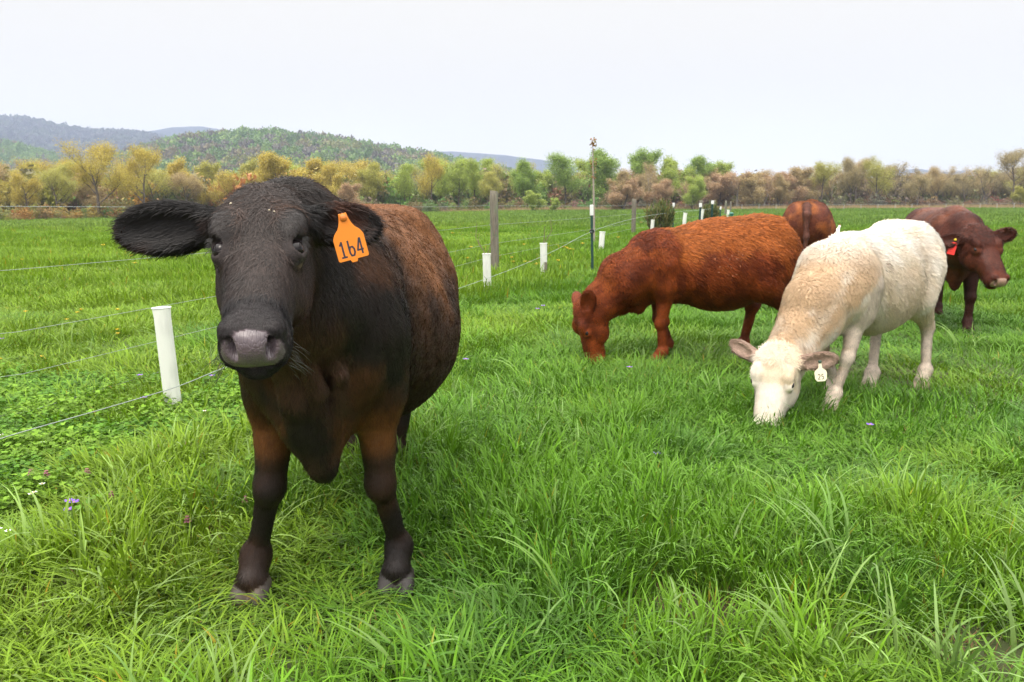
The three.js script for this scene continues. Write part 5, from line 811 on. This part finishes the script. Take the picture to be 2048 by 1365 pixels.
  // clover and weeds: round leaflets on short stalks
  const clover = (seed, n, rad, h, leaf) => { const Q = rng(seed), P = [], I = [], C = []; for (let i = 0; i < n; i++) { const a = Q() * 6.283, r = rad * Math.sqrt(Q()), cx = Math.cos(a) * r, cz = Math.sin(a) * r, y = h * (0.35 + 0.65 * Q()), v = 0.7 + 0.6 * Q(), tx = (Q() - 0.5) * 0.7, tz = (Q() - 0.5) * 0.7, a0 = Q() * 6.283; for (let l = 0; l < 3; l++) { const w = a0 + l * 2.094, s = leaf * (0.8 + 0.4 * Q()), lx = cx + Math.cos(w) * s * 0.85, lz = cz + Math.sin(w) * s * 0.85, k = P.length / 3, cup = 0.25; P.push(lx, y + (lx - cx) * tx + (lz - cz) * tz - 0.15 * s, lz); C.push(v * 0.95, v * 0.95, v); for (let e = 0; e < 7; e++) { const q = w + e / 7 * 6.283, rr = s * (e === 0 ? 0.82 : 1), x = lx + Math.cos(q) * rr * 0.8, z = lz + Math.sin(q) * rr * 0.8; P.push(x, y + (x - cx) * tx + (z - cz) * tz + cup * s * 0.3, z); C.push(v, v, v); I.push(k, k + 1 + (e + 1) % 7, k + 1 + e); } } const k = P.length / 3; P.push(cx - 0.001, -0.01, cz, cx + 0.001, -0.01, cz, cx, y, cz); C.push(v, v, v, v, v, v, v, v, v); I.push(k, k + 1, k + 2); } return geoFrom(P, I, C); };
  const cg = [clover(1, 22, 0.10, 0.075, 0.0085), clover(2, 18, 0.10, 0.10, 0.011), clover(3, 26, 0.10, 0.05, 0.007)];
  const cl = cg.map(() => []);
  for (let i = 0; i < 16000; i++) { const d = 2.1 + 3.9 * Math.pow(R(), 0.75), x = -(0.7 + R() * (d * 0.76 + 0.2)), z = -d; if (R() > weedy(x, z) * 0.84 - 0.02) continue; const s = 0.75 + 0.6 * R(), b = fbm(x * 3, z * 3, 5, 2), v = 0.8 + 0.4 * R(); cl[i % 3].push({ m: trs(x, landAt(x, z), z, (R() - 0.5) * 0.3, R() * 6.3, (R() - 0.5) * 0.3, s * 0.62, s * (0.7 + 0.6 * b), s * 0.62), c: mixc([0.085, 0.215, 0.010], [0.155, 0.290, 0.018], smoothstep(b, 0.35, 0.65)).map((q) => q * v) }); }
  cg.forEach((g, i) => tag(put(instanced('clover', g, grassMat, cl[i], null)), 'low clover and round-leaved weeds along the strand at the lower left', 'clover', null, 'stuff'));
}
// ------------------------------------------------------------------ flowers one can count
{
  const R = rng(60), petal = (n, r, w, cup) => { const P = [], I = []; for (let i = 0; i < n; i++) { const a = i / n * 6.283 + 0.2, k = P.length / 3, u = (q, s) => [Math.cos(a) * q - Math.sin(a) * s, Math.sin(a) * q + Math.cos(a) * s]; for (const [q, s, y] of [[0.1 * r, 0, 0], [0.55 * r, -w, cup * 0.4], [r, -w * 0.5, cup], [r, w * 0.5, cup], [0.55 * r, w, cup * 0.4]]) { const [x, z] = u(q, s); P.push(x, y, z); } I.push(k, k + 2, k + 1, k, k + 3, k + 2, k, k + 4, k + 3); } return geoFrom(P, I); };
  const stemM = std([0.07, 0.14, 0.02], 0.9), mats = { violet: new THREE.MeshStandardMaterial({ color: lin(0.20, 0.085, 0.52), roughness: 0.8, side: THREE.DoubleSide }), buttercup: new THREE.MeshStandardMaterial({ color: lin(0.72, 0.48, 0.01), roughness: 0.5, side: THREE.DoubleSide }), chickweed: new THREE.MeshStandardMaterial({ color: lin(0.75, 0.75, 0.78), roughness: 0.8, side: THREE.DoubleSide }), deadnettle: new THREE.MeshStandardMaterial({ color: lin(0.27, 0.10, 0.13), roughness: 0.9, side: THREE.DoubleSide }) };
  const geos = { violet: petal(5, 0.013, 0.005, 0.003), buttercup: petal(5, 0.012, 0.006, 0.006), chickweed: petal(5, 0.009, 0.003, 0.001), deadnettle: mergeGeometries([petal(6, 0.012, 0.006, -0.006), petal(6, 0.010, 0.005, -0.004).translate(0, 0.007, 0), petal(5, 0.007, 0.004, -0.002).translate(0, 0.013, 0)]) };
  const protos = {};
  const flower = (kind, px, py, up, label, grp, big = 1) => {
    const p = onGround(px, py + up), d = -p.z, top = ahead(px, py, d), h = Math.max(0.03, top.y - p.y); let g = protos[kind];
    if (!g) { g = protos[kind] = new THREE.Group(); part('stem', tube([V(0, 0, 0), V(0.006, 0.5, 0), V(0, 1, 0)], [0.0014, 0.0012, 0.001], 5), stemM, g); const b = part('blossom', geos[kind], mats[kind], g); b.position.y = 1; part('centre', new THREE.SphereGeometry(0.0028, 8, 6), std([0.5, 0.36, 0.03], 0.8), b); }
    g = g.clone(); g.name = kind + '_flower'; put(g); g.position.copy(p); g.rotation.y = R() * 6.3; const s = big * Math.max(1, d / 5); g.scale.set(s, h, s); const b = g.children[1]; b.scale.set(1, s / h, 1); b.rotation.set(0.55 + 0.3 * R(), 0, 0.3 * (R() - 0.5)); b.rotation.order = 'XYZ'; b.rotation.set(0, 0, 0); tag(g, label, 'flower', grp);
  };
  const vi = [[143, 1003, 'violet flower left of the two violets in the clover at the lower left'], [152, 1005, 'violet flower in the middle of the small cluster in the lower left clover'], [141, 1020, 'lowest violet of the small cluster in the lower left clover'], [427, 752, 'violet flower just below the black heifer\'s muzzle, right of the leaning tree shelter'], [283, 751, 'violet flower left of the leaning tree shelter, upper of two'], [291, 796, 'violet flower beside the foot of the leaning tree shelter, by the strand'], [1313, 908, 'violet flower in the open grass right of the black heifer, level with the calf\'s muzzle'], [1236, 1024, 'dark violet flower in the middle foreground grass'], [1105, 1048, 'pale violet flower in the foreground grass right of the black heifer\'s hoof'], [1258, 735, 'violet flower below the grazing red heifer\'s chest'], [1737, 850, 'tiny violet in the grass below the cream calf\'s hind legs'], [932, 719, 'tiny violet just right of the black heifer\'s flank'], [1086, 612, 'violet near the shelter with the grey stake, right of the group there'], [1075, 618, 'violet near the shelter with the grey stake, left of the group there'], [5, 678, 'violet at the left edge of the picture beyond the strand'], [1291, 605, 'tiny violet between the green steel post and the red heifer\'s neck']];
  for (const [x, y, l] of vi) flower('violet', x, y, y > 700 ? 46 : 20, l, 'violets in the grass', y > 700 ? 1.5 : 1.3);
  const bc = [[52, 624], [155, 626], [163, 620], [134, 640], [236, 620], [235, 660], [236, 668], [84, 714], [224, 716], [46, 520], [270, 527], [300, 499], [385, 505], [1, 719], [262, 512], [207, 491], [935, 517], [942, 495], [1023, 516], [1026, 524], [1050, 524], [1060, 525], [1072, 530], [1075, 528], [1098, 512], [1128, 495], [1134, 497], [1138, 499], [1145, 500], [1116, 522], [905, 467], [1048, 490], [1236, 476], [1165, 488], [1282, 446]];
  bc.forEach(([x, y]) => flower('buttercup', x, y, 16, 'small yellow buttercup in the grass along the wire fence', 'yellow buttercups along the wire fence', 1.1));
  const wf = [[72, 985], [88, 968], [66, 988], [248, 962], [348, 917], [335, 923], [2, 1058], [20, 1062], [160, 1070], [90, 885], [8, 870], [412, 822]];
  wf.forEach(([x, y]) => flower('chickweed', x, y, 44, 'tiny white flower among the clover at the lower left', 'tiny white flowers in the lower left clover', 1.3));
  const dn = [[66, 946], [97, 948], [178, 944], [228, 990], [323, 896], [378, 888], [378, 1040], [492, 1000]];
  dn.forEach(([x, y]) => flower('deadnettle', x, y, 46, 'dull pink flower head among the clover at the lower left', 'dull pink flower heads in the lower left clover', 1.15));
}
scene.traverse((m) => { if (m.isMesh) { m.castShadow = true; m.receiveShadow = true; } });
renderer.render(scene, camera);
